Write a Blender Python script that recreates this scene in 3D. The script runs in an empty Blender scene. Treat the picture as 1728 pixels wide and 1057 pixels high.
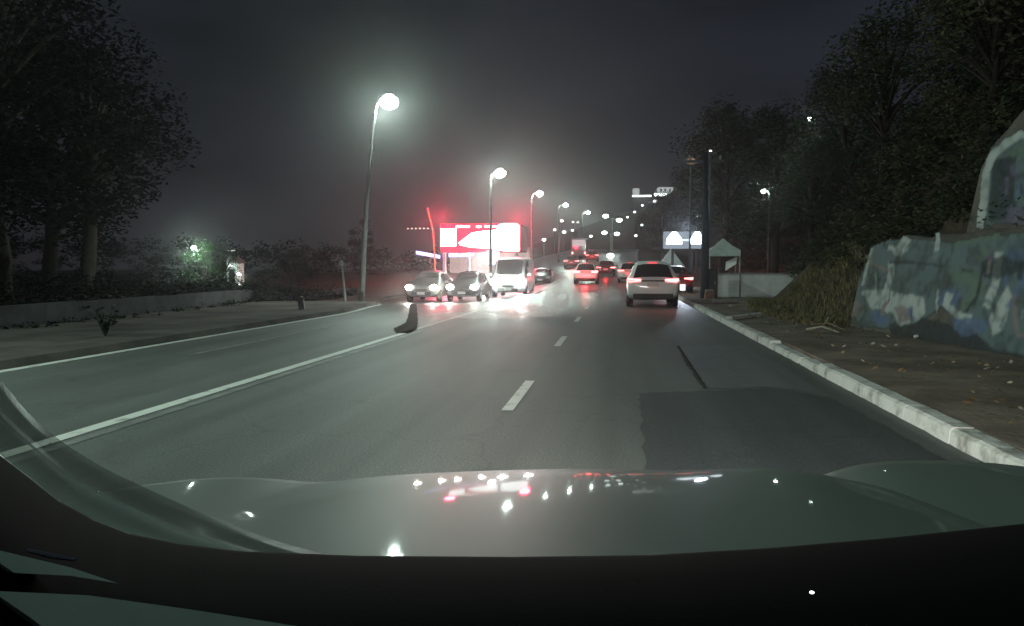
import bpy, bmesh, math, random
import numpy as np
from mathutils import Vector, Matrix, noise
R = math.radians
S = bpy.context.scene
C = S.collection
random.seed(7)

# ------------------------------------------------------------------ camera
F, CX, CY, CAMH = 1342.0, 864.0, 528.5, 1.35
PITCH, YAW = math.atan(76.5 / F), math.atan(179.0 / F * math.cos(math.atan(76.5 / F)))
cam = bpy.data.objects.new('camera', bpy.data.cameras.new('camera'))
C.objects.link(cam)
cam.location = (0, 0, CAMH)
cam.rotation_euler = (math.pi / 2 - PITCH, 0, YAW)
cam.data.sensor_width = 36.0
cam.data.lens = F / 1728 * 36.0
cam.data.clip_start = 0.02
cam.data.clip_end = 3000
S.camera = cam
CM = cam.rotation_euler.to_matrix()

# ------------------------------------------------------------------ night sky
W = bpy.data.worlds.new('World'); S.world = W; W.use_nodes = True
nt = W.node_tree; nt.nodes.clear()
def nd(t, ty, **k):
    n = t.nodes.new(ty)
    for a, b in k.items(): setattr(n, a, b)
    return n
tc = nd(nt, 'ShaderNodeTexCoord'); sep = nd(nt, 'ShaderNodeSeparateXYZ')
nt.links.new(tc.outputs['Generated'], sep.inputs[0])
rmp = nd(nt, 'ShaderNodeValToRGB'); nt.links.new(sep.outputs['Z'], rmp.inputs[0])
e = rmp.color_ramp.elements
e[0].position = 0.0; e[0].color = (.027, .026, .031, 1)
e[1].position = 0.5; e[1].color = (.0085, .012, .018, 1)
n1 = e.new(.16); n1.color = (.0145, .0168, .022, 1)
nz = nd(nt, 'ShaderNodeTexNoise'); nz.inputs['Scale'].default_value = 2.2; nz.inputs['Detail'].default_value = 5
mp = nd(nt, 'ShaderNodeMapping'); mp.inputs['Scale'].default_value = (1, 1, 3.2)
nt.links.new(tc.outputs['Generated'], mp.inputs[0]); nt.links.new(mp.outputs[0], nz.inputs['Vector'])
cr = nd(nt, 'ShaderNodeMapRange'); cr.inputs[1].default_value = .36; cr.inputs[2].default_value = .68
cr.inputs[3].default_value = .45; cr.inputs[4].default_value = 1.65
nt.links.new(nz.outputs['Fac'], cr.inputs[0])
bg = nd(nt, 'ShaderNodeBackground'); wo = nd(nt, 'ShaderNodeOutputWorld')
nt.links.new(rmp.outputs[0], bg.inputs[0]); nt.links.new(cr.outputs[0], bg.inputs[1]); nt.links.new(bg.outputs[0], wo.inputs[0])
S.view_settings.view_transform = 'Standard'; S.view_settings.look = 'None'
S.view_settings.exposure = 0.0; S.view_settings.gamma = 1.0
S.cycles.volume_bounces = 0
S.cycles.max_bounces = 5; S.cycles.diffuse_bounces = 2; S.cycles.glossy_bounces = 3
S.cycles.transparent_max_bounces = 10
S.cycles.use_denoising = True
S.cycles.sample_clamp_indirect = 4.0
LAMP_W = 2000.0          # watts of one street lamp
OWN_W = 800.0            # watts of one of this car's own headlights
LAMP_C = (.76, 1.0, .88)

# ------------------------------------------------------------------ helpers
def ray(px, py):
    return (CM @ Vector(((px - CX) / F, (CY - py) / F, -1.0)))
def at(px, py, Y):
    d = ray(px, py); k = Y / d.y
    return Vector((d.x * k, Y, CAMH + d.z * k))
def gp(px, py, z=0.0):
    d = ray(px, py); k = (z - CAMH) / d.z
    return Vector((d.x * k, d.y * k, z))
def sm(t):
    t = max(0.0, min(1.0, t)); return t * t * (3 - 2 * t)
def lerp(a, b, t): return a + (b - a) * t
def pw(pts, v):
    if v <= pts[0][0]: return pts[0][1]
    for (a, b), (c, d) in zip(pts, pts[1:]):
        if v <= c: return lerp(b, d, (v - a) / (c - a))
    return pts[-1][1]

def left_edge(Y): return pw([(0, -8.1), (23, -8.15), (29, -9.0), (36, -11.4), (44, -13.2), (60, -13.6), (500, -14)], Y)
RX = 2.58
def bend(Y): return 0.00016 * max(0, Y - 70) ** 2 if Y < 330 else 0.00016 * 260 ** 2
def rise(Y):
    if Y < 44: return 0.0
    if Y < 74: return 0.042 * (Y - 44) ** 2 / 60
    return 0.042 * (15 + Y - 74) if Y < 320 else 0.042 * 261
def zr(x, Y):
    return rise(Y) - 0.42 * sm((-4.6 - x) / 2.0) * sm((Y - 26) / 14) * (1 - sm((Y - 60) / 40))
WA, WB = Vector((4.85, 17.2, 0)), Vector((5.62, 10.9, 0))   # foot of the graffiti wall
def wall_x(Y): return WA.x + (Y - WA.y) * (WB.x - WA.x) / (WB.y - WA.y)
def slope_x(Y):
    return pw([(-60, 9), (4, wall_x(4) + .5), (17, 5.3), (18.5, 4.75), (24, 4.7), (30, 5.6), (34, 6.2), (40, 9.5), (60, 11), (500, 14)], Y)
def ground_z(x, Y):
    b = zr(max(min(x, 3), -13), Y) - .07
    b -= rise(Y) * sm((-20 - x) / 40)
    d = x - slope_x(Y)
    h = 0
    if d > 0:
        near = sm((17.6 - Y) / 2.0) if Y > -5 else 1
        far = .9 * d + .10 * d * d * math.exp(-d / 8)
        nr = 1.85 * sm(d / .25) + 1.2 * d
        h = lerp(far, nr, near)
        lim = lerp(17, 22, sm((Y - 60) / 90))
        h = lim * (1 - math.exp(-h / lim)) if h > 0 else 0
    if x < -15:
        h += -.5 * sm((-15 - x) / 12) * sm((Y - 10) / 20)
    r = math.hypot((x - 34) / 80, (Y - 285) / 95)
    h += 17 * sm(1 - r) if r < 1 else 0
    r = math.hypot((x + 160) / 170, (Y - 330) / 110)
    h += 1.5 * sm(1 - r) if r < 1 else 0
    if d > .3 or x < -15:
        h += .35 * noise.noise(Vector((x * .35, Y * .35, 1.0))) * sm((abs(d) if d > 0 else -15 - x) / 2)
    return b + h

class MB:
    def __init__(s): s.v = []; s.f = []; s.m = []
    def quad(s, a, b, c, d, m=0):
        k = len(s.v); s.v += [tuple(a), tuple(b), tuple(c), tuple(d)]; s.f.append((k, k+1, k+2, k+3)); s.m.append(m)
    def poly(s, pts, m=0):
        k = len(s.v); s.v += [tuple(p) for p in pts]; s.f.append(tuple(range(k, k + len(pts)))); s.m.append(m)
    def box(s, c, d, rz=0, m=0, rx=0, taper=1.0):
        k = len(s.v); M = Matrix.Rotation(rz, 3, 'Z') @ Matrix.Rotation(rx, 3, 'X')
        for dz in (-.5, .5):
            t = taper if dz > 0 else 1
            for sx, sy in ((-.5, -.5), (.5, -.5), (.5, .5), (-.5, .5)):
                s.v.append(tuple(Vector(c) + M @ Vector((sx * d[0] * t, sy * d[1] * t, dz * d[2]))))
        for f in ((0,3,2,1),(4,5,6,7),(0,1,5,4),(1,2,6,5),(2,3,7,6),(3,0,4,7)):
            s.f.append(tuple(k + i for i in f)); s.m.append(m)
    def tube(s, pts, rad, n=8, m=0, caps=True):
        pts = [Vector(p) for p in pts]
        if not hasattr(rad, '__len__'): rad = [rad] * len(pts)
        k = len(s.v)
        for i, p in enumerate(pts):
            t = (pts[min(i + 1, len(pts) - 1)] - pts[max(i - 1, 0)]).normalized()
            u = t.cross(Vector((0, 0, 1)))
            if u.length < .01: u = t.cross(Vector((0, 1, 0)))
            u.normalize(); w = t.cross(u)
            for j in range(n):
                a = 2 * math.pi * j / n
                s.v.append(tuple(p + (u * math.cos(a) + w * math.sin(a)) * rad[i]))
        for i in range(len(pts) - 1):
            for j in range(n):
                s.f.append((k + i*n + j, k + i*n + (j+1) % n, k + (i+1)*n + (j+1) % n, k + (i+1)*n + j)); s.m.append(m)
        if caps:
            s.f.append(tuple(k + j for j in range(n))); s.m.append(m)
            q = k + (len(pts) - 1) * n
            s.f.append(tuple(q + n - 1 - j for j in range(n))); s.m.append(m)
    def grid(s, rows, m=0, closed=False):
        k = len(s.v); n = len(rows[0])
        for r in rows: s.v += [tuple(p) for p in r]
        for i in range(len(rows) - 1):
            for j in range(n if closed else n - 1):
                s.f.append((k + i*n + j, k + i*n + (j+1) % n, k + (i+1)*n + (j+1) % n, k + (i+1)*n + j)); s.m.append(m)
    def disc(s, c, ax, r, n=14, m=0, ry=None):
        ax = Vector(ax).normalized(); u = ax.cross(Vector((0, 0, 1))); 
        if u.length < .01: u = Vector((1, 0, 0))
        u.normalize(); w = ax.cross(u); ry = ry or r
        s.poly([Vector(c) + u * r * math.cos(2*math.pi*j/n) - w * ry * math.sin(2*math.pi*j/n) for j in range(n)][::-1], m)
    def ball(s, c, r, n=12, k2=7, m=0, sc=(1, 1, 1)):
        rows = []
        for i in range(k2 + 1):
            a = -math.pi/2 + math.pi * i / k2
            rows.append([(c[0] + sc[0]*r*math.cos(a)*math.cos(2*math.pi*j/n), c[1] + sc[1]*r*math.cos(a)*math.sin(2*math.pi*j/n), c[2] + sc[2]*r*math.sin(a)) for j in range(n)])
        s.grid(rows, m, True)
    def build(s, name, mats, parent=None, smooth=False, kind=None, recalc=False, sub=0, bevel=0):
        me = bpy.data.meshes.new(name)
        me.from_pydata(s.v, [], s.f)
        if not isinstance(mats, (list, tuple)): mats = [mats]
        for m in mats: me.materials.append(m)
        me.polygons.foreach_set('material_index', s.m)
        if recalc:
            b = bmesh.new(); b.from_mesh(me); bmesh.ops.remove_doubles(b, verts=b.verts, dist=1e-4)
            bmesh.ops.recalc_face_normals(b, faces=b.faces); b.to_mesh(me); b.free()
        if smooth: me.polygons.foreach_set('use_smooth', [True] * len(me.polygons))
        o = bpy.data.objects.new(name, me); C.objects.link(o)
        if parent: o.parent = parent
        if kind: o['kind'] = kind
        if bevel:
            md = o.modifiers.new('bevel', 'BEVEL'); md.width = bevel; md.segments = 2
        if sub:
            md = o.modifiers.new('subsurf', 'SUBSURF'); md.levels = sub; md.render_levels = sub
        return o

def tag(o, label, cat, group=None, kind=None):
    o['label'] = label; o['category'] = cat
    if group: o['group'] = group
    if kind: o['kind'] = kind
    return o
def thing(name, loc, label, cat, rz=0, group=None):
    o = bpy.data.objects.new(name, None); C.objects.link(o)
    o.empty_display_size = .2; o.location = loc; o.rotation_euler = (0, 0, rz)
    return tag(o, label, cat, group)

def mat(name, col, rough=.7, spec=.4, metal=0, emit=None, es=0, coat=0, coatr=.05, var=0, vs=5.0, col2=None, bump=0, bs=40.0, trans=0, contrast=(.35, .65)):
    m = bpy.data.materials.new(name); m.use_nodes = True
    t = m.node_tree; b = t.nodes['Principled BSDF']
    b.inputs['Base Color'].default_value = (*col, 1); b.inputs['Roughness'].default_value = rough
    b.inputs['Specular IOR Level'].default_value = spec; b.inputs['Metallic'].default_value = metal
    b.inputs['Coat Weight'].default_value = coat; b.inputs['Coat Roughness'].default_value = coatr
    if emit: b.inputs['Emission Color'].default_value = (*emit, 1); b.inputs['Emission Strength'].default_value = es
    if var or col2:
        tx = nd(t, 'ShaderNodeTexCoord'); n = nd(t, 'ShaderNodeTexNoise'); n.inputs['Scale'].default_value = vs; n.inputs['Detail'].default_value = 6
        n.inputs['Roughness'].default_value = .65
        t.links.new(tx.outputs['Object'], n.inputs['Vector'])
        rp = nd(t, 'ShaderNodeValToRGB'); t.links.new(n.outputs['Fac'], rp.inputs[0])
        c2 = col2 or tuple(c * (1 - var) for c in col)
        rp.color_ramp.elements[0].position = contrast[0]; rp.color_ramp.elements[0].color = (*c2, 1)
        rp.color_ramp.elements[1].position = contrast[1]; rp.color_ramp.elements[1].color = (*col, 1)
        t.links.new(rp.outputs[0], b.inputs['Base Color'])
    if bump:
        tx = nd(t, 'ShaderNodeTexCoord'); n = nd(t, 'ShaderNodeTexNoise'); n.inputs['Scale'].default_value = bs; n.inputs['Detail'].default_value = 4
        t.links.new(tx.outputs['Object'], n.inputs['Vector'])
        bp = nd(t, 'ShaderNodeBump'); bp.inputs['Strength'].default_value = bump; bp.inputs['Distance'].default_value = .02
        t.links.new(n.outputs['Fac'], bp.inputs['Height']); t.links.new(bp.outputs[0], b.inputs['Normal'])
    if trans:
        tr = nd(t, 'ShaderNodeBsdfTransparent'); mx = nd(t, 'ShaderNodeMixShader'); mx.inputs[0].default_value = trans
        t.links.new(b.outputs[0], mx.inputs[1]); t.links.new(tr.outputs[0], mx.inputs[2])
        t.links.new(mx.outputs[0], t.nodes['Material Output'].inputs['Surface'])
    return m
def glow(name, col, s):
    m = bpy.data.materials.new(name); m.use_nodes = True; t = m.node_tree; t.nodes.clear()
    e = nd(t, 'ShaderNodeEmission'); e.inputs[0].default_value = (*col, 1); e.inputs[1].default_value = s
    o = nd(t, 'ShaderNodeOutputMaterial'); t.links.new(e.outputs[0], o.inputs[0])
    return m

def asphalt(name, base, dark, rough):
    m = bpy.data.materials.new(name); m.use_nodes = True
    t = m.node_tree; b = t.nodes['Principled BSDF']
    tx = nd(t, 'ShaderNodeTexCoord')
    n1 = nd(t, 'ShaderNodeTexNoise'); n1.inputs['Scale'].default_value = .35; n1.inputs['Detail'].default_value = 6; n1.inputs['Roughness'].default_value = .7
    mpp = nd(t, 'ShaderNodeMapping'); mpp.inputs['Scale'].default_value = (1.6, .35, 1)
    t.links.new(tx.outputs['Object'], mpp.inputs[0]); t.links.new(mpp.outputs[0], n1.inputs['Vector'])
    r1 = nd(t, 'ShaderNodeValToRGB'); t.links.new(n1.outputs['Fac'], r1.inputs[0])
    r1.color_ramp.elements[0].position = .3; r1.color_ramp.elements[0].color = (*dark, 1)
    r1.color_ramp.elements[1].position = .7; r1.color_ramp.elements[1].color = (*base, 1)
    n2 = nd(t, 'ShaderNodeTexNoise'); n2.inputs['Scale'].default_value = 55; n2.inputs['Detail'].default_value = 3
    t.links.new(tx.outputs['Object'], n2.inputs['Vector'])
    r2 = nd(t, 'ShaderNodeMapRange'); r2.inputs[1].default_value = .3; r2.inputs[2].default_value = .7; r2.inputs[3].default_value = .55; r2.inputs[4].default_value = 1.42
    t.links.new(n2.outputs['Fac'], r2.inputs[0])
    mx = nd(t, 'ShaderNodeVectorMath', operation='SCALE'); t.links.new(r1.outputs[0], mx.inputs[0]); t.links.new(r2.outputs[0], mx.inputs['Scale'])
    n3 = nd(t, 'ShaderNodeTexNoise'); n3.inputs['Scale'].default_value = 1.0; n3.inputs['Detail'].default_value = 4
    m3 = nd(t, 'ShaderNodeMapping'); m3.inputs['Scale'].default_value = (1.9, .045, 1)
    t.links.new(tx.outputs['Object'], m3.inputs[0]); t.links.new(m3.outputs[0], n3.inputs['Vector'])
    r3 = nd(t, 'ShaderNodeMapRange'); r3.inputs[1].default_value = .34; r3.inputs[2].default_value = .62; r3.inputs[3].default_value = .74; r3.inputs[4].default_value = 1.12
    t.links.new(n3.outputs['Fac'], r3.inputs[0])
    n4 = nd(t, 'ShaderNodeTexVoronoi', feature='DISTANCE_TO_EDGE'); n4.inputs['Scale'].default_value = .55
    n5 = nd(t, 'ShaderNodeTexNoise'); n5.inputs['Scale'].default_value = 2.2; n5.inputs['Detail'].default_value = 5
    a5 = nd(t, 'ShaderNodeVectorMath', operation='ADD'); t.links.new(tx.outputs['Object'], n5.inputs['Vector']); t.links.new(tx.outputs['Object'], a5.inputs[0]); t.links.new(n5.outputs['Color'], a5.inputs[1]); t.links.new(a5.outputs[0], n4.inputs['Vector'])
    r4 = nd(t, 'ShaderNodeMapRange'); r4.inputs[1].default_value = .0; r4.inputs[2].default_value = .022; r4.inputs[3].default_value = .80; r4.inputs[4].default_value = 1.0
    t.links.new(n4.outputs['Distance'], r4.inputs[0])
    mm = nd(t, 'ShaderNodeMath', operation='MULTIPLY'); t.links.new(r3.outputs[0], mm.inputs[0]); t.links.new(r4.outputs[0], mm.inputs[1])
    m4 = nd(t, 'ShaderNodeVectorMath', operation='SCALE'); t.links.new(mx.outputs[0], m4.inputs[0]); t.links.new(mm.outputs[0], m4.inputs['Scale'])
    t.links.new(m4.outputs[0], b.inputs['Base Color'])
    sx = nd(t, 'ShaderNodeSeparateXYZ'); t.links.new(tx.outputs['Object'], sx.inputs[0])       # the road is damp and polished further on
    rr = nd(t, 'ShaderNodeMapRange', interpolation_type='SMOOTHSTEP'); rr.inputs[1].default_value = 13; rr.inputs[2].default_value = 34; rr.inputs[3].default_value = rough; rr.inputs[4].default_value = .31
    t.links.new(sx.outputs['Y'], rr.inputs[0])
    ra = nd(t, 'ShaderNodeMath', operation='MULTIPLY_ADD'); ra.inputs[1].default_value = .22; t.links.new(n1.outputs['Fac'], ra.inputs[0])
    rb = nd(t, 'ShaderNodeMath', operation='SUBTRACT'); rb.inputs[1].default_value = .11; t.links.new(rr.outputs[0], rb.inputs[0]); t.links.new(rb.outputs[0], ra.inputs[2])
    t.links.new(ra.outputs[0], b.inputs['Roughness']); b.inputs['Specular IOR Level'].default_value = .4
    bp = nd(t, 'ShaderNodeBump'); bp.inputs['Strength'].default_value = .25; bp.inputs['Distance'].default_value = .01
    t.links.new(n2.outputs['Fac'], bp.inputs['Height']); t.links.new(bp.outputs[0], b.inputs['Normal'])
    return m

M = {}
M['asphalt'] = asphalt('asphalt', (.112, .124, .113), (.072, .08, .073), .62)
M['asphalt_new'] = asphalt('asphalt_new', (.05, .060, .060), (.034, .042, .042), .65)
M['asphalt_grey'] = asphalt('asphalt_grey', (.112, .124, .122), (.085, .096, .092), .6)
M['dark_flat'] = mat('dark_flat', (.052, .056, .05), .95, .05, var=.3, vs=4)
M['tar'] = mat('tar', (.078, .083, .078), .95, .05, var=.5, vs=3)
M['paint'] = mat('paint', (.62, .63, .58), .55, .4, col2=(.26, .27, .25), vs=5, contrast=(.30, .46))
M['faint_paint'] = mat('faint_paint', (.24, .25, .23), .6, .4, col2=(.10, .105, .1), vs=3.5)
M['kerb_paint'] = mat('kerb_paint', (.58, .59, .55), .8, .2, col2=(.26, .25, .22), vs=3.4, contrast=(.34, .5), bump=.6, bs=14)
M['soil'] = mat('soil', (.10, .08, .06), .95, .1, col2=(.045, .04, .03), vs=.9, bump=.8, bs=9)
M['path'] = mat('path', (.25, .205, .16), .9, .2, col2=(.11, .09, .07), vs=1.1, bump=.6, bs=12)
M['path_left'] = mat('path_left', (.115, .105, .092), .9, .2, col2=(.035, .034, .031), vs=.55, bump=.4, bs=10)
M['low_wall'] = mat('low_wall', (.07, .075, .082), .9, .2, col2=(.025, .028, .032), vs=1.2, bump=.5, bs=9)
M['wall'] = mat('wall', (.16, .15, .125), .9, .2, col2=(.07, .07, .06), vs=1.4, bump=.9, bs=6)
M['white_wall'] = mat('white_wall', (.82, .84, .82), .85, .2, col2=(.62, .64, .62), vs=1.8)
M['leaf'] = mat('leaf', (.060, .085, .038), .6, .25, col2=(.022, .036, .018), vs=1.3)
M['leaf_dark'] = mat('leaf_dark', (.040, .055, .032), .6, .25, col2=(.015, .024, .016), vs=.9)
M['leaf_dry'] = mat('leaf_dry', (.105, .10, .058), .7, .2, col2=(.04, .046, .026), vs=1.5)
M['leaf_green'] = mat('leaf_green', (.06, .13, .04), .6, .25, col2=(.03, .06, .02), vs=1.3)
M['leaf_black'] = mat('leaf_black', (.007, .011, .010), .8, .05, col2=(.003, .005, .005), vs=.9)
M['bark'] = mat('bark', (.045, .037, .03), .9, .1, col2=(.02, .017, .014), vs=8, bump=.5, bs=20)
M['steel'] = mat('steel', (.36, .37, .36), .5, .5, metal=.4, var=.3, vs=6)
M['pole_grey'] = mat('pole_grey', (.13, .135, .13), .7, .3, var=.35, vs=6)
M['dark_steel'] = mat('dark_steel', (.045, .05, .055), .6, .4, var=.4, vs=5)
M['concrete'] = mat('concrete', (.30, .29, .27), .9, .2, col2=(.2, .195, .18), vs=3)
M['black'] = mat('black', (.012, .012, .013), .55, .4, var=.3, vs=20)
M['rubber'] = mat('rubber', (.015, .015, .015), .85, .2, var=.3, vs=30)
M['rim'] = mat('rim', (.42, .43, .43), .35, .5, metal=.8, var=.1)
M['glass'] = mat('glass', (.012, .014, .015), .05, .6, var=.1)
M['plate'] = mat('plate', (.62, .63, .62), .5, .4, var=.1)
M['tail'] = glow('tail', (1.0, .2, .19), 6.0)
M['tail_hot'] = glow('tail_hot', (1.0, .13, .13), 20.0)
M['tail_dim'] = glow('tail_dim', (1.0, .06, .07), 2.2)
M['head'] = glow('head', (1.0, .95, .84), 60.0)
M['head_cool'] = glow('head_cool', (.93, 1.0, .98), 110.0)
M['lamp'] = glow('lamp', (.88, 1.0, .95), 26.0)
M['lamp_far'] = glow('lamp_far', (.82, 1.0, .95), 14.0)
M['dot'] = glow('dot', (.9, .95, .95), 4.0)
M['warm'] = glow('warm', (1.0, .62, .42), .25)
M['white_lit'] = glow('white_lit', (.92, 1.0, .97), 5.0)
M['red_lit'] = glow('red_lit', (1.0, .03, .09), 3.6)
M['violet_lit'] = glow('violet_lit', (.5, .46, 1.0), 3.0)

# ------------------------------------------------------------------ ground, roads, pavements
def axis(segs):
    out = []
    for a, b, st in segs:
        n = max(1, round((b - a) / st)); out += [a + (b - a) * i / n for i in range(n)]
    return out + [segs[-1][1]]
xs = axis([(-500, -120, 38), (-120, -30, 9), (-30, -8, 2), (-8, 2, 1.6), (2, 16, .45), (16, 50, 2), (50, 120, 8), (120, 500, 38)])
ys = axis([(-120, -10, 11), (-10, 4, 2), (4, 40, .6), (40, 100, 2.5), (100, 330, 8), (330, 500, 24)])
g = MB(); g.grid([[(x, y, ground_z(x, y)) for x in xs] for y in ys])
g.build('ground', M['soil'], smooth=True, kind='structure')

yr = axis([(-80, 0, 8), (0, 90, 1.5), (90, 330, 6), (330, 480, 25)])
def strip(name, x0, x1, Y, dz, m, nx=1, kind='structure'):
    s = MB()
    s.grid([[(lerp(x0(y), x1(y), i / nx) + bend(y), y, zr(lerp(x0(y), x1(y), i / nx), y) + dz) for i in range(nx + 1)] for y in Y])
    return s.build(name, M[m], kind=kind, smooth=True)
strip('road', left_edge, lambda y: RX, yr, 0, 'asphalt', 12)
def sub(a, b, st=1.5): return axis([(a, b, st)])
# painted lines
CLX = -4.38
strip('centre_line', lambda y: CLX - .07, lambda y: CLX + .08, sub(-6, 150), .004, 'paint')
strip('centre_line', lambda y: CLX + .15, lambda y: CLX + .26, sub(-6, 17), .004, 'faint_paint')
strip('edge_line', lambda y: left_edge(y) + .10, lambda y: left_edge(y) + .26, sub(-6, 33), .004, 'paint')
strip('faint_line', lambda y: -6.62, lambda y: -6.5, sub(11.5, 17.5), .004, 'faint_paint')  # faint pale strip left of the centre line, in two lengths
strip('faint_line', lambda y: -6.62, lambda y: -6.5, sub(4.5, 7), .004, 'faint_paint')
DX = -1.03
for k in range(0, 14):
    y0 = 7.38 + k * 6.22
    strip('lane_dash', lambda y: DX - .056, lambda y: DX + .056, sub(y0, y0 + 2.0, .5), .004, 'paint')
# repairs in the asphalt, and one flat dark shape
def patch(name, px, m, dz=.004):
    s = MB(); n = len(px); pts = []
    for i in range(n):
        a, b = gp(*px[i]), gp(*px[(i + 1) % n])
        for k in range(14):
            p = a.lerp(b, k / 14); w = (.022 if p.y < 9 else .05) if m not in ('tar', 'dark_flat') else .012
            pts.append((p.x + random.uniform(-w, w), p.y + random.uniform(-w, w), dz))
    s.poly(pts); return s.build(name, M[m], kind='structure')
patch('asphalt_patch', [(1078, 664), (1192, 660), (1300, 656), (1405, 672), (1640, 800), (1700, 880), (1110, 880), (1088, 780)], 'asphalt_new')
patch('asphalt_patch', [(1152, 598), (1140, 586), (1245, 582), (1330, 622), (1400, 668), (1300, 653), (1194, 657)], 'asphalt_grey')
patch('road_seam', [(1142, 585), (1146, 585), (1164, 612), (1193, 655), (1187, 657), (1160, 619)], 'tar', .008)
patch('dark_shape', [(692, 513), (703, 512), (705, 540), (704, 556), (690, 563), (668, 563), (664, 555), (684, 545), (690, 530)], 'dark_flat')  # unidentified dark shape left of the centre line, laid flat in darker grey

# pavements: solid strips with a real step
def pavement(name, xa, xb, Y, h, m, out):
    s = MB(); rows = []
    for y in Y:
        a, b = xa(y), xb(y); z0 = zr(min(max(a, -13), 2.6), y)
        rows.append([(a + bend(y) + (0 if out else .10), y, z0 - .06), (a + bend(y), y, z0 + h)] + [(lerp(a, b, i / 6) + bend(y), y, zr(lerp(a, b, i / 6), y) + h + .02 * noise.noise(Vector((lerp(a, b, i / 6) * 2, y, 3)))) for i in range(1, 7)] + [(b + bend(y), y, z0 - .3)])
    s.grid(rows if out else [r[::-1] for r in rows]); return s.build(name, M[m], kind='structure', smooth=False)
pavement('right_pavement', lambda y: RX + .17, lambda y: slope_x(y) + .6, sub(-20, 90, .8), .115, 'path', True)
pavement('left_pavement', lambda y: left_edge(y) - .02, lambda y: left_edge(y) - pw([(10, 4.4), (30, 5.2), (36, 4), (44, 2.4), (60, 2)], y), sub(-20, 75, 1), .11, 'path_left', False)
s = MB(); rows = []
for y in sub(11, 46, .7):
    x = left_edge(y) - pw([(10, 4.3), (30, 5.1), (36, 3.9), (46, 2.3)], y); z0 = zr(max(x, -13), y) + .05; h = .5 + .04 * noise.noise(Vector((y * .8, 0, 9)))
    rows.append([(x + .12, y, z0 - .2), (x + .10, y, z0 + h), (x - .16, y, z0 + h), (x - .2, y, z0 - .2)])
s.grid(rows); s.poly(rows[0]); s.poly(rows[-1][::-1])
tag(s.build('low_wall', M['low_wall'], recalc=True), 'low dim bluish concrete wall between the left pavement and the hedge', 'wall')
# whitewashed kerb stones, chipped and uneven
s = MB(); y = -6.0
while y < 62:
    L = random.uniform(.95, 1.1)
    if 11.05 < y < 11.9: y += .13
    j = lambda: random.uniform(-.007, .007)
    h = .125 + random.uniform(-.006, .008) - (.035 if 10.5 < y < 12.9 else 0); w = .215
    x0 = RX - .06
    n = 4; rows = []
    for i in range(n + 1):
        yy = y + (L - .006) * i / n; a, hh = j(), h + j() * .6
        zz = zr(0, yy)
        rows.append([(x0 + a, yy, zz - .06), (x0 + .02 + a, yy, zz + hh - .02), (x0 + .05 + a, yy, zz + hh), (x0 + w - .03 + j(), yy, zz + hh + j() * .4), (x0 + w, yy, zz + hh - .06), (x0 + w, yy, zz - .06)])
    s.grid(rows); s.poly([rows[0][k] for k in range(6)]); s.poly([rows[-1][5 - k] for k in range(6)])
    y += L
s.build('kerb', M['kerb_paint'], kind='structure')
# low cross kerb of a dropped driveway and a plank of rubble
s = MB(); a, b = gp(1228, 548), gp(1280, 541)
s.box(((a.x + b.x) / 2 + .05, (a.y + b.y) / 2, .15), ((b - a).length + .1, .16, .1), rz=math.atan2(b.y - a.y, b.x - a.x))
tag(s.build('kerbstone', M['kerb_paint'], bevel=.02), 'pale kerbstone lying across the pavement behind the white kerb', 'kerbstone')
s = MB(); a = gp(1222, 517); s.box((a.x, a.y, .19), (.85, .3, .12), rz=.1)
tag(s.build('plank', M['concrete'], bevel=.015), 'pale plank lying on the pavement in front of the white garden wall', 'plank')

# ------------------------------------------------------------------ retaining wall with graffiti
rw = thing('retaining_wall', WA, 'weathered concrete retaining wall covered in teal and blue graffiti', 'wall')
BAT, SB = R(11), .13
wd = (WB - WA).normalized(); wn = Vector((wd.y, -wd.x, 0))           # wn points to the road side
if wn.x > 0: wn = -wn
def wall_pt(u, v, off=0.0):
    up = Vector((0, 0, math.cos(BAT))) - wn * math.sin(BAT)
    return WA + wd * u + up * v + wn * off - rw.location
def wall_uv(px, py, set_back=0.0):
    d = ray(px, py); up = Vector((0, 0, math.cos(BAT))) - wn * math.sin(BAT)
    nn = wd.cross(up); o = Vector((0, 0, CAMH)); p0 = WA - wn * set_back
    k = (p0 - o).dot(nn) / d.dot(nn); p = o + d * k - p0
    return p.dot(wd), p.dot(up)
def rough_slab(u0, u1, v0, topf, off, thick, amp, leftf=None):
    s = MB(); rows = []
    nu, nv = 46, 14
    for i in range(nv + 1):
        r = []
        for k in range(nu + 1):
            u = lerp(u0, u1, k / nu); v = lerp(v0, topf(u), i / nv)
            if leftf: u += leftf(v) * (1 - k / nu) ** 6
            n = amp * noise.noise(Vector((u * 1.1, v * 1.1, off * 3)))
            r.append(wall_pt(u, v, off + n - amp))
        rows.append(r)
    top = [Vector(p) - wn * thick for p in rows[-1]]
    rows.append(top); rows.append([Vector((p.x, p.y, -.3)) for p in top])
    s.grid(rows)
    for side in (0, -1):
        for i in range(nv):
            a, b = rows[i][side], rows[i + 1][side]
            s.quad(a, b, Vector(b) - wn * thick, Vector(a) - wn * thick)
    return s
low_top = lambda u: 1.95 + .10 * noise.noise(Vector((u * .9, 0, 0))) - .9 * sm((.5 - u) / .9)
rough_slab(-.35, 15, -.25, low_top, 0, .6, .0, lambda v: .45 * v).build('lower_wall', M['wall'], rw, smooth=True)
up_u0 = wall_uv(1652, 300, SB)[0]
rough_slab(up_u0, 15, 1.8, lambda u: pw([(up_u0, 3.05), (up_u0 + .25, 3.45), (up_u0 + .5, 3.6), (up_u0 + .9, 3.95), (15, 4.3)], u) + .09 * noise.noise(Vector((u * 2, 5, 0))), -SB, .5, .0).build('upper_wall', M['wall'], rw, smooth=True)
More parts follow.
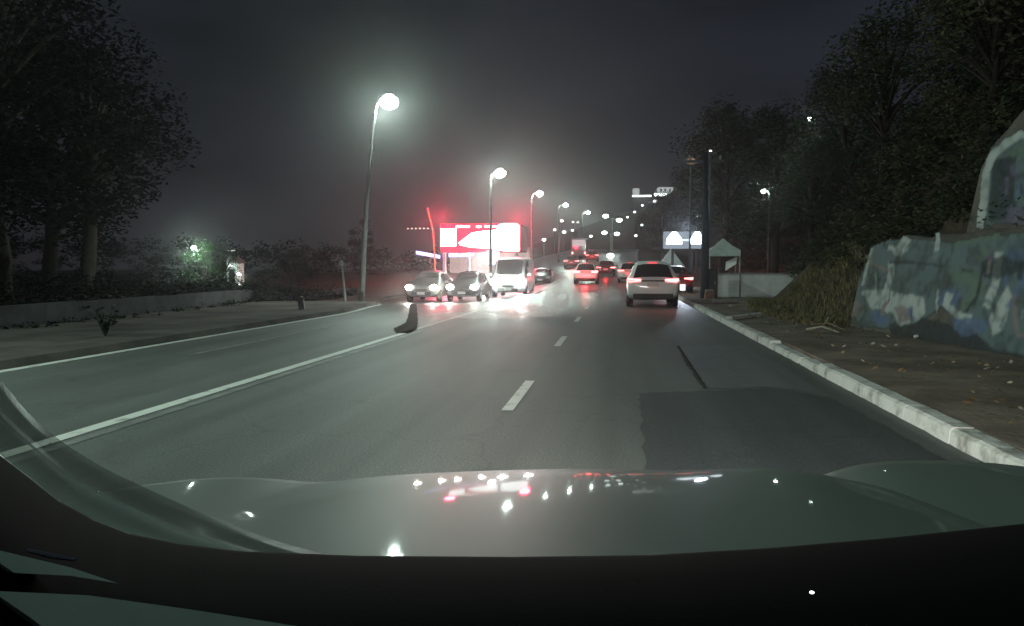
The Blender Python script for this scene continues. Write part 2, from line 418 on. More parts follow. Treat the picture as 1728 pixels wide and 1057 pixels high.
# graffiti: letter shapes painted on the face
GC = [(.46, .52, .50), (.125, .18, .185), (.11, .165, .27), (.13, .19, .14), (.03, .042, .045), (.24, .195, .185), (.14, .125, .19)]
class Paint:
    """a sheet of paint on one wall face: a fine grid whose points carry colour and coverage"""
    def __init__(p, u0, u1, v0, v1, step, setb):
        p.us = np.arange(u0, u1, step); p.vs = np.arange(v0, v1, step); p.setb = setb
        U, V = np.meshgrid(p.us, p.vs)
        wob = lambda a, b, q: np.array([[noise.noise(Vector((x * a, y * b, q))) for x in p.us] for y in p.vs])
        fine, wide = wob(7, 7, 3.0), wob(2.2, 2.2, 8.0)
        p.U = U + .022 * fine + .028 * wide; p.V = V + .022 * wob(7, 7, 14.0) + .028 * wob(2.2, 2.2, 21.0)
        p.wear = .75 + .45 * wide + .35 * fine
        p.c = np.zeros(U.shape + (3,)); p.c[:] = (.10, .105, .095); p.a = np.zeros(U.shape)
    def fill(p, uv, col):
        ins = np.zeros(p.U.shape, bool); n = len(uv)
        for k in range(n):
            (x0, y0), (x1, y1) = uv[k], uv[(k + 1) % n]
            if y0 == y1: continue
            c = ((y0 > p.V) != (y1 > p.V)) & (p.U < (x1 - x0) * (p.V - y0) / (y1 - y0) + x0)
            ins ^= c
        w = np.clip(.78 + .5 * (p.wear - .75), .4, 1)[ins]
        p.c[ins] = p.c[ins] * (1 - w[:, None]) + np.array(col) * w[:, None]; p.a[ins] = 1
    def build(p, parent):
        def blur(q):
            for _ in range(1):
                z = np.pad(q, ((1, 1), (1, 1)) + ((0, 0),) * (q.ndim - 2), mode='edge')
                q = (z[:-2, 1:-1] + z[2:, 1:-1] + z[1:-1, :-2] + z[1:-1, 2:] + 2 * z[1:-1, 1:-1]) / 6
            return q
        c, a = blur(p.c), blur(p.a) * np.clip(p.wear * 1.25, .25, 1)
        s = MB(); s.grid([[wall_pt(u, v, .004 - p.setb) for u in p.us] for v in p.vs])
        o = s.build('graffiti', [PAINT_M], parent)
        at_ = o.data.color_attributes.new('paint', 'FLOAT_COLOR', 'POINT')
        buf = np.concatenate([c.reshape(-1, 3), a.reshape(-1, 1)], 1).astype(np.float32).ravel()
        at_.data.foreach_set('color', buf); return o
PAINT_M = mat('graffiti_paint', (.2, .2, .2), .85, .2, bump=.8, bs=9, trans=.5)
_t = PAINT_M.node_tree; _a = nd(_t, 'ShaderNodeAttribute', attribute_name='paint')
_t.links.new(_a.outputs['Color'], _t.nodes['Principled BSDF'].inputs['Base Color'])
_iv = nd(_t, 'ShaderNodeMath', operation='SUBTRACT'); _iv.inputs[0].default_value = 1.0; _t.links.new(_a.outputs['Alpha'], _iv.inputs[1])
_t.links.new(_iv.outputs[0], [q for q in _t.nodes if q.type == 'MIX_SHADER'][0].inputs[0])
SHEET = {0.0: Paint(-.3, 9.5, -.05, 2.0, .028, 0.0), SB: Paint(up_u0 + .05, up_u0 + 4, 1.9, 4.0, .03, SB)}
def paint(px, c, setb=0.0): SHEET[setb].fill([wall_uv(*p, setb) for p in px], GC[c])
def stroke(px, w, c, setb=0.0):
    pts = [Vector((x, y)) for x, y in px]
    L, Rr = [], []
    for i, p in enumerate(pts):
        t = (pts[min(i + 1, len(pts) - 1)] - pts[max(i - 1, 0)]).normalized(); n = Vector((-t.y, t.x)) * w / 2
        L.append(tuple(p + n)); Rr.append(tuple(p - n))
    paint(L + Rr[::-1], c, setb)
paint([(1437, 520), (1450, 470), (1474, 415), (1500, 405), (1534, 402), (1570, 405), (1612, 410), (1622, 430), (1612, 500), (1560, 540), (1500, 556), (1450, 552)], 1)
paint([(1612, 412), (1670, 400), (1728, 392), (1800, 392), (1800, 560), (1728, 560), (1660, 556), (1612, 548)], 1)
paint([(1500, 548), (1560, 535), (1640, 560), (1728, 555), (1830, 560), (1830, 640), (1728, 612), (1640, 592), (1560, 576), (1505, 566)], 4)
paint([(1640, 556), (1700, 552), (1780, 556), (1780, 600), (1728, 596), (1676, 588)], 1)
stroke([(1472, 418), (1462, 455), (1456, 482)], 5, 0)
paint([(1425, 530), (1436, 500), (1446, 505), (1452, 515), (1444, 534), (1430, 537)], 5)
paint([(1452, 492), (1490, 488), (1520, 496), (1560, 502), (1562, 530), (1545, 545), (1518, 548), (1506, 530), (1490, 522), (1470, 520)], 0)
paint([(1470, 528), (1482, 522), (1500, 535), (1500, 548), (1486, 552), (1472, 544)], 2)
paint([(1508, 520), (1522, 515), (1540, 524), (1536, 540), (1518, 545)], 5)
stroke([(1532, 400), (1520, 418), (1515, 432)], 16, 0)
stroke([(1504, 442), (1504, 462), (1496, 494)], 10, 0)
stroke([(1500, 443), (1530, 443), (1566, 446), (1600, 450)], 4, 4)
stroke([(1582, 388), (1584, 402), (1580, 430), (1575, 436)], 8, 0)
paint([(1574, 425), (1600, 418), (1606, 424), (1594, 440), (1572, 438)], 1)
paint([(1590, 490), (1612, 486), (1622, 500), (1614, 524), (1598, 528), (1588, 512)], 2)
paint([(1600, 458), (1650, 460), (1664, 475), (1660, 500), (1640, 520), (1622, 525), (1618, 515), (1640, 500), (1644, 482), (1602, 472)], 3)
stroke([(1604, 495), (1596, 515), (1622, 535), (1640, 540)], 14, 0)
stroke([(1686, 425), (1680, 480), (1664, 520)], 14, 0)
stroke([(1660, 448), (1650, 500), (1630, 528)], 6, 4)
paint([(1602, 535), (1640, 538), (1672, 540), (1664, 560), (1644, 566), (1624, 570), (1610, 556)], 2)
paint([(1668, 540), (1680, 520), (1700, 480), (1708, 500), (1694, 556), (1676, 566)], 0)
stroke([(1700, 520), (1712, 505), (1722, 480), (1728, 462), (1740, 450)], 9, 2)
stroke([(1712, 500), (1714, 540), (1718, 566), (1740, 568)], 7, 5)
paint([(1655, 440), (1690, 432), (1720, 425), (1728, 450), (1700, 470), (1660, 468)], 4)
stroke([(1612, 412), (1650, 404), (1690, 396)], 9, 3)
stroke([(1700, 425), (1740, 440), (1760, 500), (1750, 560)], 18, 2)
UB = SB
paint([(1672, 250), (1700, 235), (1800, 210), (1800, 378), (1664, 380)], 1, UB)
paint([(1676, 270), (1716, 262), (1712, 320), (1700, 372), (1668, 374), (1672, 320)], 4, UB)
stroke([(1654, 385), (1660, 340), (1664, 290), (1676, 262), (1700, 240), (1724, 228), (1760, 222)], 14, 0, UB)
paint([(1700, 352), (1718, 348), (1760, 350), (1760, 376), (1694, 378)], 6, UB)
stroke([(1706, 258), (1740, 250), (1770, 246)], 14, 3, UB)
gr = random.Random(21)
for k in range(26):
    x, y = gr.uniform(1440, 1800), gr.uniform(408, 552)
    a = gr.choice((1.45, 1.7, 1.9, .2, .6)); L = gr.uniform(14, 40); bx = gr.uniform(-8, 8)
    stroke([(x, y), (x + math.cos(a) * L * .5 + bx, y + math.sin(a) * L * .5), (x + math.cos(a) * L, y + math.sin(a) * L)], gr.uniform(3, 9), gr.choice((0, 1, 1, 2, 2, 3, 4, 4, 5, 6)))
for k in range(10):
    x, y = gr.uniform(1680, 1790), gr.uniform(262, 360)
    stroke([(x, y), (x + gr.uniform(-8, 8), y + 14), (x + gr.uniform(-6, 14), y + 30)], gr.uniform(4, 9), gr.choice((1, 2, 3, 4, 6)), UB)
for k in range(16):
    x, y = gr.uniform(1450, 1790), gr.uniform(430, 530)
    stroke([(x, y), (x + gr.uniform(-1, 1), y + gr.uniform(14, 40))], gr.uniform(1.3, 2.4), gr.choice((0, 4, 4, 2)))
for q in SHEET.values(): q.build(rw)

# ------------------------------------------------------------------ foliage
def leaf_at(s, p, size, rnd, m=0):
    a = rnd.uniform(0, 6.283); ti = rnd.uniform(-1.1, 1.1)
    u = Vector((math.cos(a), math.sin(a), math.sin(ti) * .7)).normalized(); w = u.cross(Vector((rnd.uniform(-1, 1), rnd.uniform(-1, 1), 1))).normalized()
    u *= size * rnd.uniform(.7, 1.3); w *= size * rnd.uniform(.35, .6)
    s.quad(p - u, p + w - u * .1, p + u, p - w - u * .1, m)
def tree_mesh(seed, h, spread, nclump, leaves, lsize, trunk_h, col):
    rnd = random.Random(seed); tk = MB(); cw = MB()
    top = Vector((rnd.uniform(-.4, .4), rnd.uniform(-.4, .4), h * .8)); r0 = h * .022 + .04
    pts = [Vector((0, 0, -.4)), Vector((rnd.uniform(-.1, .1), 0, trunk_h * .5)), Vector((top.x * .4, top.y * .4, trunk_h)), top * .75, top]
    tk.tube(pts, [r0 * 1.25, r0, r0 * .8, r0 * .45, r0 * .15], 9)
    for i in range(nclump):
        a = i * 2.4 + rnd.uniform(-.5, .5); f = rnd.random()
        zc = lerp(trunk_h * .85, h, f ** .8); rr = spread * math.sqrt(max(.08, 1 - (2 * (zc - trunk_h) / (h - trunk_h + .1) - .85) ** 2)) * rnd.uniform(.45, 1)
        c = Vector((math.cos(a) * rr, math.sin(a) * rr, zc))
        st = Vector((top.x * .4, top.y * .4, lerp(trunk_h * .8, zc, .55)))
        tk.tube([st, st.lerp(c, .5) + Vector((0, 0, .15)), c], [r0 * .4, r0 * .24, r0 * .07], 5)
        cr = spread * rnd.uniform(.24, .46)
        for k in range(int(leaves * 1.7)):
            d = Vector((rnd.gauss(0, 1), rnd.gauss(0, 1), rnd.gauss(0, .72)))
            d = d.normalized() * cr * (rnd.random() ** .45)
            leaf_at(cw, c + d, lsize * .72, rnd)
    return tk, cw
TREES = []
for sd, h, sp, nc, lv, ls, th in ((1, 7, 2.4, 26, 150, .13, 2.0), (2, 8.5, 2.6, 30, 150, .14, 2.8), (3, 6, 2.3, 22, 150, .12, 1.2), (4, 10, 3.4, 38, 150, .17, 3.0), (5, 9, 1.7, 22, 130, .14, 4.2)):
    tk, cw = tree_mesh(sd, h, sp, nc, lv, ls, th, 0)
    a = tk.build('trunk', M['bark'], smooth=True); b = cw.build('crown', M['leaf'])
    TREES.append((a.data, b.data, h)); bpy.data.objects.remove(a); bpy.data.objects.remove(b)
LEAFV = {}
def tree(kind, x, y, h, rz, label, leaf='leaf', group=None, z=None):
    t = thing('tree', (x, y, ground_z(x, y) if z is None else z), label, 'tree', rz, group)
    td, cd, h0 = TREES[kind]
    if leaf != 'leaf':
        key = (kind, leaf)
        if key not in LEAFV:
            LEAFV[key] = cd.copy(); LEAFV[key].materials[0] = M[leaf]
        cd = LEAFV[key]
    for n, d in (('trunk', td), ('crown', cd)):
        o = bpy.data.objects.new(n, d); C.objects.link(o); o.parent = t
    t.scale = (h / h0,) * 3
    return t
GR, GL = 'trees on the right hillside', 'dark trees beyond the left pavement'
tree(0, 8.6, 12.2, 6.5, .3, 'dark bushy tree directly above the tall end of the graffiti wall', 'leaf_dry', GR)
tree(2, 8.4, 15.8, 6.2, 1.3, 'low brownish tree on the slope above the low end of the graffiti wall', 'leaf_dry', GR)
tree(1, 9.2, 20.0, 7.5, 2.2, 'dark green tree on the slope behind the grassy bank', 'leaf_dark', GR)
tree(3, 13.0, 17.0, 9.5, .9, 'tall tree on the hill crest at the upper right corner', 'leaf_dark', GR)
tree(2, 8.2, 26.5, 6.0, 4.0, 'round leafy tree on the bank beside the small glowing hillside lamp', 'leaf', GR)
tree(1, 12.0, 29.0, 9.0, 5.0, 'tree on the crest under the highest hillside lamp', 'leaf_dark', GR)
tree(3, 7.0, 55.0, 11.5, 1.0, 'dark tree directly behind the dark utility pole', 'leaf_dark', GR)
tree(0, 10.2, 54.0, 11.5, 2.0, 'dark tree behind the grey gazebo roof', 'leaf_dark', GR)
tree(3, 11.0, 41.0, 9.5, 3.0, 'broad dark tree uphill of the white garden wall', 'leaf_dark', GR)
tree(4, 15.0, 36.0, 8.0, 4.0, 'narrow tree on the skyline between the two hillside lamps', 'leaf_dark', GR)
tree(0, 7.6, 33.0, 5.0, 5.5, 'small leafy tree at the sloping end of the white garden wall', 'leaf', GR)
tree(3, 5.0, 92.0, 8.0, 5.5, 'distant dark tree beyond the lit roadside billboard', 'leaf_dark', GR)
tree(2, 7.6, 9.6, 4.6, .8, 'low bush-like tree over the top edge of the tall wall end', 'leaf_dark', GR)
tree(2, 10.2, 10.5, 6.5, 2.8, 'dense dark tree high on the slope at the right edge', 'leaf_dark', GR)
tree(0, 8.0, 19.0, 4.6, 3.8, 'olive bushy tree at the corner where the graffiti wall ends', 'leaf_dry', GR)
tree(2, 10.6, 14.0, 7.2, 5.1, 'brownish bushy tree midway up the slope above the wall', 'leaf_dry', GR)
tree(2, 10.8, 23.5, 7.0, 2.0, 'dense tree halfway up the slope behind the dark green one', 'leaf_dark', GR)
tree(0, 14.0, 22.0, 8.0, 1.0, 'bushy tree on the skyline right of the highest lamp', 'leaf_dark', GR)
tree(3, -16.5, 19.5, 10.5, .2, 'tall dark tree at the far left edge beyond the hedge', 'leaf_black', GL)
tree(1, -18.5, 26.0, 10.0, 1.2, 'dark tree behind the hedge left of the floodlit green tree', 'leaf_black', GL)
tree(3, -24.0, 31.0, 11.5, 2.0, 'largest dark tree standing furthest behind the left hedge', 'leaf_black', GL)
tree(0, -14.6, 15.0, 7.5, 3.0, 'leafy tree nearest the camera on the left, over the hedge', 'leaf_black', GL)
tree(2, -32.0, 58.5, 4.4, 1.5, 'floodlit bright green tree under a small lamp far on the left', 'leaf_green', GL)
tree(4, -15.5, 47.0, 4.6, 2.5, 'small bare-stemmed tree beside the first street lamp pole', 'leaf_black', GL)
tree(2, -21.0, 50.0, 3.2, .5, 'low round tree at the far end of the left hedge', 'leaf_black', GL)
tree(0, -27.0, 52.0, 3.8, 3.5, 'low dark tree between the floodlit tree and the first street lamp', 'leaf_black', GL)

# undergrowth on the slope and hedge on the left: one uncountable mass each
rnd = random.Random(3)
s = MB()
def clump(s, c, r, n, size, m):
    for k in range(n):
        d = Vector((rnd.gauss(0, 1), rnd.gauss(0, 1), abs(rnd.gauss(0, .8)))).normalized() * r * rnd.random() ** .5
        leaf_at(s, c + d, size, rnd, m)
for i in range(3000):
    y = rnd.uniform(5, 44); d = rnd.random() ** 1.25 * 13 + .35
    x = slope_x(y) + d
    r = rnd.uniform(.25, .85) * (.6 if d < 1.6 else 1)
    if 31.5 < y < 38 and x < 7.0: continue
    if 17.5 < y < 32 and d < 1.3: continue
    up = rnd.random() ** 1.6 * pw([(0, .1), (1.5, .6), (4, 2.4), (13, 3.2)], d)
    clump(s, Vector((x, y, ground_z(x, y) + r * .1 + up)), r, int(60 * r + 18), .055 + .045 * r, rnd.choice((0, 1, 1, 2, 2)))
for i in range(700):
    y = rnd.uniform(36, 92); d = rnd.random() ** 1.2 * 14 + .4; x = slope_x(y) + d
    clump(s, Vector((x, y, ground_z(x, y) + rnd.random() ** 1.5 * 1.8)), rnd.uniform(.5, 1.2), 46, .13, rnd.choice((0, 1, 1, 2)))
for i in range(260):
    y = rnd.uniform(9.5, 17.6); d = rnd.uniform(.15, 1.7); x = slope_x(y) + d
    clump(s, Vector((x, y, ground_z(x, y) + rnd.uniform(0, .35))), rnd.uniform(.22, .42), 44, .05, rnd.choice((0, 1, 2)))
for i in range(150):
    y = rnd.uniform(6, 12.6); u = (Vector((0, y, 0)) - WA).y / wd.y
    c = wall_pt(u, rnd.uniform(2.0, 2.5) if rnd.random() < .45 else rnd.uniform(3.4, 4.3), -.15) + WA
    if y > 11.6: c = wall_pt(u, rnd.uniform(1.9, 3.6), -.5) + WA
    clump(s, c, rnd.uniform(.12, .3), 30, .05, rnd.choice((0, 1, 2)))
tag(s.build('undergrowth', [M['leaf'], M['leaf_dark'], M['leaf_dry']]), 'dense dark undergrowth covering the slope above the wall', 'undergrowth', kind='stuff')
s = MB()
for i in range(620):
    y = rnd.uniform(9, 46); x = pw([(9, -12.4), (20, -13.2), (30, -14.2), (46, -15.6)], y) - rnd.random() ** 1.5 * 3.2
    r = rnd.uniform(.25, .7) * pw([(9, 1), (30, .9), (46, .6)], y)
    clump(s, Vector((x, y, ground_z(x, y) + rnd.uniform(.0, .95) * pw([(9, 1), (30, .8), (46, .45)], y))), r, int(70 * r + 16), .05 + .05 * r, rnd.choice((0, 0, 1)))
for i in range(170):
    y = rnd.uniform(11, 44); x = left_edge(y) - pw([(10, 4.2), (30, 5.0), (36, 3.8), (46, 2.2)], y) + abs(rnd.gauss(0, .3)) + .12
    clump(s, Vector((x, y, zr(max(x, -13), y) + .1)), rnd.uniform(.06, .22), 16, .045, rnd.choice((0, 1)))
tag(s.build('shrubbery', [M['leaf_black'], M['leaf_dark']]), 'dark shrubbery hedge running behind the left pavement', 'shrubbery', kind='stuff')
s = MB()
for i in range(430):
    x = rnd.uniform(-95, -19); y = 92 + rnd.gauss(0, 5) + abs(x) * .1; h = pw([(-95, 6.5), (-60, 5.2), (-40, 3.6), (-27, 2.2), (-19, 1.2)], x) * (1 + .35 * noise.noise(Vector((x * .14, 0, 4))))
    clump(s, Vector((x, y, ground_z(x, y) + rnd.random() ** .8 * h)), rnd.uniform(.7, 1.5), 40, .24, 0)
tag(s.build('treeline', [M['leaf_black']]), 'far dark treeline along the horizon on the left', 'treeline', kind='stuff')
# grass bank and dead leaves
s = MB()
for i in range(9500):
    y = rnd.uniform(17.4, 31); x = slope_x(y) + rnd.uniform(-.9, 2.6)
    if 31.5 < y: continue
    p = Vector((x, y, max(ground_z(x, y), .1)))
    hh = rnd.uniform(.06, .22); a = rnd.uniform(0, 6.28)
    u = Vector((math.cos(a), math.sin(a), 0)) * .018
    tip = p + Vector((rnd.uniform(-.09, .09), rnd.uniform(-.09, .09), hh))
    k = len(s.v); s.v += [tuple(p - u), tuple(p + u), tuple(tip)]; s.f.append((k, k + 1, k + 2)); s.m.append(rnd.choice((0, 0, 1)))
M['grass'] = mat('grass', (.27, .235, .12), .8, .2, col2=(.11, .105, .05), vs=1.2)
tag(s.build('grass', [M['grass'], M['leaf_dry']]), 'rough dry grass growing on the bank beside the pavement', 'grass', kind='stuff')
s = MB()
for i in range(900):
    if i % 3: y = rnd.gauss(18.6, 1.3); x = rnd.gauss(4.35, .35)
    else: y = rnd.uniform(5, 26); x = rnd.uniform(2.95, 4.9)
    if y < 17 and x > wall_x(y) - .15: continue
    leaf_at(s, Vector((x, y, .15 + rnd.random() * .05)), rnd.uniform(.02, .055), rnd, rnd.choice((0, 1, 2)))
M['litter1'] = mat('litter_tan', (.30, .22, .12), .8, .2, var=.4)
M['litter2'] = mat('litter_brown', (.15, .085, .04), .8, .2, var=.4)
M['litter3'] = mat('litter_pale', (.42, .38, .30), .8, .2, var=.4)
tag(s.build('debris', [M['litter1'], M['litter2'], M['litter3']]), 'dead leaves and scraps scattered over the right pavement', 'litter', kind='stuff')
for k, (a, b, r, lab) in enumerate((((1362, 556), (1415, 561), .028, 'long pale broken branch lying at the foot of the bank'), ((1372, 548), (1424, 556), .02, 'thin brown broken branch lying behind the pale one'), ((1300, 530), (1340, 519), .03, 'mossy branch lying on the grass bank near the white wall'))):
    p, q = gp(*a, .17), gp(*b, .2); mid = p.lerp(q, .55) + Vector((0, .1, .07))
    s = MB(); s.tube([p, mid, q], [r, r * .8, r * .4], 6); s.tube([mid, mid + Vector((.15, .2, .16))], [r * .6, r * .2], 5)
    tag(s.build('branch', M['litter3' if k == 0 else 'litter1'], smooth=True), lab, 'branch', 'fallen branches on the bank')
s = MB(); p = gp(1543, 583)
s.tube([p + Vector((0, 0, .15)), p + Vector((.05, .02, .16))], [.03, .03], 8)
tag(s.build('bottle_cap', M['plate']), 'tiny white scrap gleaming at the foot of the graffiti wall', 'litter')

# ------------------------------------------------------------------ street lamps
GS = 'street lamps along the left side of the road'
def point(parent, loc, watt, col, rad=.12, name='lamp_light'):
    l = bpy.data.lights.new(name, 'POINT'); l.energy = watt; l.color = col; l.shadow_soft_size = rad
    o = bpy.data.objects.new(name, l); C.objects.link(o); o.parent = parent; o.location = loc; return o
def street_lamp(head, base_x, label, watt, size=1.0, group=GS, lens='lamp', gz=None, fat=1.0, lean=0):
    gz = zr(max(base_x, -13), head.y) if gz is None else gz
    t = thing('street_lamp', (base_x, head.y, gz), label, 'street lamp', 0, group)
    hd = head - Vector((base_x, head.y, gz)); H = hd.z
    s = MB(); s.tube([(0, 0, -.2), (lean * .4, 0, H * .5), (lean, 0, H - .55 * size)], [.1 * size, .085 * size, .06 * size], 10); s.tube([(0, 0, -.1), (0, 0, .5)], .13 * size, 10)
    s.build('pole', M['pole_grey'], t, smooth=True)
    s = MB(); s.tube([(lean, 0, H - .57 * size), (lerp(lean, hd.x, .15), 0, H - .18 * size), (lerp(lean, hd.x, .5), 0, H + .02), (hd.x * .85, 0, H + .07 * size)], [.055 * size, .05 * size, .045 * size, .04 * size], 8)
    s.build('arm', M['steel'], t, smooth=True)
    s = MB(); sg = 1 if hd.x >= 0 else -1
    s.box((hd.x, 0, H + .06 * size), (.78 * size, .38 * size, .11 * size), taper=.8)
    hb = s.build('lamp_head', M['steel'], t, bevel=.02)
    s = MB(); s.ball((hd.x + .04 * sg, 0, H - .10 * size), .30 * size * fat, 16, 10, sc=(1.2, 1, .92))
    s.build('lens', M[lens], hb, smooth=True)
    if watt: point(t, (hd.x, 0, H - (.18 + .28 * fat) * size), watt, LAMP_C, .1)
    return t
ordl = ['nearest and brightest street lamp, on a tall pole at the left kerb', 'second street lamp, above the red canopy', 'third street lamp, right of the red canopy', 'fourth street lamp, over the oncoming lane in the distance', 'fifth and smallest street lamp in the left row']
for (px, py, Y), lb, bx in zip(((655, 168, 30), (843, 290, 52), (910, 325, 78), (954, 345, 108), (992, 358, 140)), ordl, (1.15, .6, .75, .9, 1.0)):
    h = at(px, py, Y)
    street_lamp(h, h.x - bx, lb, LAMP_W if Y < 60 else LAMP_W * .6, .95 if Y < 40 else 1.0, fat=1.05 if Y < 60 else .95, lean=.62 if Y < 40 else 0)
street_lamp(Vector((-7.9, 6.0, 7.7)), -8.55, 'street lamp beside the car, overhead and out of the picture', LAMP_W, fat=.5)
street_lamp(Vector((-7.9, -18.0, 7.7)), -8.55, 'street lamp behind the car', LAMP_W, fat=.5)
# double-arm masts far ahead
GM = 'four-lamp masts at the junction far ahead'
for (pa, pb, Y, lab) in (((1022, 365), (1045, 372), 150, 'taller two-lamp mast with greenish lights far ahead on the road'), ((1020, 393), (1041, 395), 165, 'lower two-lamp mast with greenish lights far ahead on the road')):
    a, b = at(*pa, Y), at(*pb, Y); c = (a + b) / 2; gz = rise(Y) - .1
    t = thing('lamp_mast', (c.x, Y, gz), lab, 'street lamp', 0, GM)
    s = MB(); s.tube([(0, 0, 0), (0, 0, c.z - gz)], [.14, .08], 8); s.build('pole', M['steel'], t)
    for p in (a, b):
        q = p - Vector((c.x, Y, gz)); s = MB(); s.tube([(0, 0, c.z - gz - .1), (q.x, 0, q.z + .1)], .05, 6); hb = s.build('arm', M['steel'], t)
        s = MB(); s.ball(q, .42, 10, 6, sc=(1.3, 1, .8)); s.build('lens', M['lamp_far'], hb, smooth=True)
    point(t, (0, 0, c.z - gz - 1), 900, LAMP_C)
# small lamps on the right hillside and left park
GH = 'small lamps on the hillside and in the park'
for px, py, Y, w, sz, lab in ((1290, 322, 36, 90, .30, 'small glowing lamp on the wooded bank above the white wall'), (1368, 200, 34, 25, .24, 'tiny lamp at the top of the wooded hill on the skyline'), (328, 417, 56, 1100, .55, 'small park lamp above the floodlit green tree on the left'), (404, 462, 60, 200, .45, 'small park lamp beside the pale hut on the left')):
    h = at(px, py, Y); gz = ground_z(h.x + .2, Y)
    street_lamp(h, h.x + .2, lab, w, sz, GH, 'lamp_far', gz)
GD = 'distant lights of houses and lamps'
for i, (px, py, Y, r, lab) in enumerate((
    (948, 373, 170, .32, 'distant light just below the fourth street lamp'), (967, 375, 170, .2, 'left of two tiny distant lights near the fifth street lamp'), (975, 375.5, 172, .2, 'right of two tiny distant lights near the fifth street lamp'),
    (952, 392, 150, .32, 'distant light low on the fourth street lamp pole'), (966, 389, 160, .25, 'faint distant light between the left lamps and the traffic'), (997, 399, 150, .27, 'distant light above the queue of red tail lights'),
    (1106, 340, 235, .6, 'greenish light under the bright hilltop house'), (1084, 347, 230, .32, 'dim light on the hill left below the hilltop house'), (1071, 358, 225, .32, 'dim light lower on the hill beside the lamp mast'), (1059, 367, 215, .28, 'lowest of three dim lights stepping down the hill'),
    (1083, 380, 190, .3, 'elongated light on the dark hill above the silver car'), (1073, 398, 170, .28, 'light on the hill foot left above the silver car'), (918, 405, 130, .3, 'distant light right of the red canopy'), (936, 388, 140, .22, 'distant light above the oncoming queue'),
    (1030, 432, 120, .5, 'large white floodlight above the queue of cars ahead'), (402, 480, 58, .14, 'low light on the pale hut in the left park'), (1176, 365, 60, .07, 'tiny light above the lit billboard'), (1199, 255, 42, .06, 'small light seen through the tree behind the dark pole'), (1166, 272, 43.5, .22, 'dim warm light at the left side of the tree behind the dark pole'))):
    p = at(px, py, Y); g0 = min(ground_z(p.x, Y), p.z - .3)
    t = thing('light_post', (p.x, Y, g0), lab, 'light', 0, GD)
    s = MB(); s.tube([(0, 0, 0), (0, 0, p.z - g0)], .05, 6); s.build('post', M['dark_steel'], t)
    s = MB(); s.ball((0, 0, p.z - g0), r, 10, 6, sc=(1.15, 1, .8)); s.build('bulb', M['warm' if i == 18 else 'dot' if i != 14 else 'white_lit'], t, smooth=True)

# ------------------------------------------------------------------ poles, posts and small things left
h = at(578, 440, 29.5); t = thing('post', (h.x, 29.5, .0), 'thin pale post standing on the left pavement edge', 'post')
s = MB(); s.tube([(0.1, 0, 0), (.02, 0, .9), (-.05, 0, h.z)], [.05, .045, .04], 8); s.build('shaft', M['concrete'], t, smooth=True)
s = MB(); s.box((-.05, -.03, h.z - .1), (.16, .03, .2)); s.build('plaque', M['steel'], t)
a = gp(510, 529); t = thing('bollard', (a.x, a.y, .08), 'short dark tilted bollard at the left kerb', 'bollard')
s = MB(); s.tube([(0, 0, -.05), (-.03, 0, .2), (-.07, 0, .38)], [.1, .09, .085], 10); s.build('stub', M['dark_steel'], t, smooth=True)
s = MB(); s.tube([(-.072, 0, .385), (-.08, 0, .43)], [.1, .06], 10); s.build('cap', M['black'], t, smooth=True)
s = MB(); a = gp(178, 577); rnd = random.Random(8)
for k in range(16):
    an = rnd.uniform(0, 6.28); q = Vector((math.cos(an) * rnd.uniform(.05, .35), math.sin(an) * .2, rnd.uniform(.2, .5)))
    s.tube([(0, 0, 0), q * .5 + Vector((0, 0, .1)), q], [.012, .009, .004], 4)
    for j in range(7): leaf_at(s, q * rnd.uniform(.5, 1.05) + Vector((0, 0, .05)), .05, rnd)
o = s.build('weed', M['leaf_dark']); o.location = (a.x, a.y, .1); tag(o, 'scruffy dark weed growing from the left pavement edge', 'plant')
# pale hut and lit roofline far left
p = at(396, 492, 62); g0 = ground_z(p.x, 62)
t = thing('park_hut', (p.x, 62, g0), 'pale little hut with a lit gable beside the floodlit tree', 'hut')
s = MB(); s.box((0, 0, 1.2), (1.1, 1.2, 2.4)); s.build('wall', M['white_wall'], t)
s = MB(); s.poly([(-.75, -.7, 2.4), (.75, -.7, 2.4), (0, -.7, 3.0)]); s.quad((-.75, -.7, 2.4), (0, -.7, 3.0), (0, .7, 3.0), (-.75, .7, 2.4)); s.quad((0, -.7, 3.0), (.75, -.7, 2.4), (.75, .7, 2.4), (0, .7, 3.0)); s.build('roof', M['concrete'], t)
s = MB(); s.box((0, -.64, 2.2), (.36, .06, .12)); s.build('lamp', M['white_lit'], t)
s = MB(); s.box((.1, -.62, .95), (.5, .05, 1.9)); s.build('door', M['dark_steel'], t)
a, b = at(342, 424, 120), at(397, 422, 120); g0 = ground_z(a.x, 120)
t = thing('low_building', ((a.x + b.x) / 2, 120, g0), 'long low building with a lit roof edge far off on the left', 'building')
wdt = b.x - a.x; hh = a.z - g0
s = MB(); s.box((0, 2, hh / 2 - .1), (wdt, 4, hh)); s.build('wall', M['concrete'], t)
s = MB(); s.box((0, 2, hh + .05), (wdt + .6, 4.6, .2)); s.build('roof', M['dark_steel'], t)
for u, w_ in ((-.35, .8), (.1, .5), (.33, 1.7), (.47, .5)):
    s = MB(); s.box((u * wdt, -.35, hh + .02), (w_, .12, .16)); s.build('strip_light', M['dot'], t)

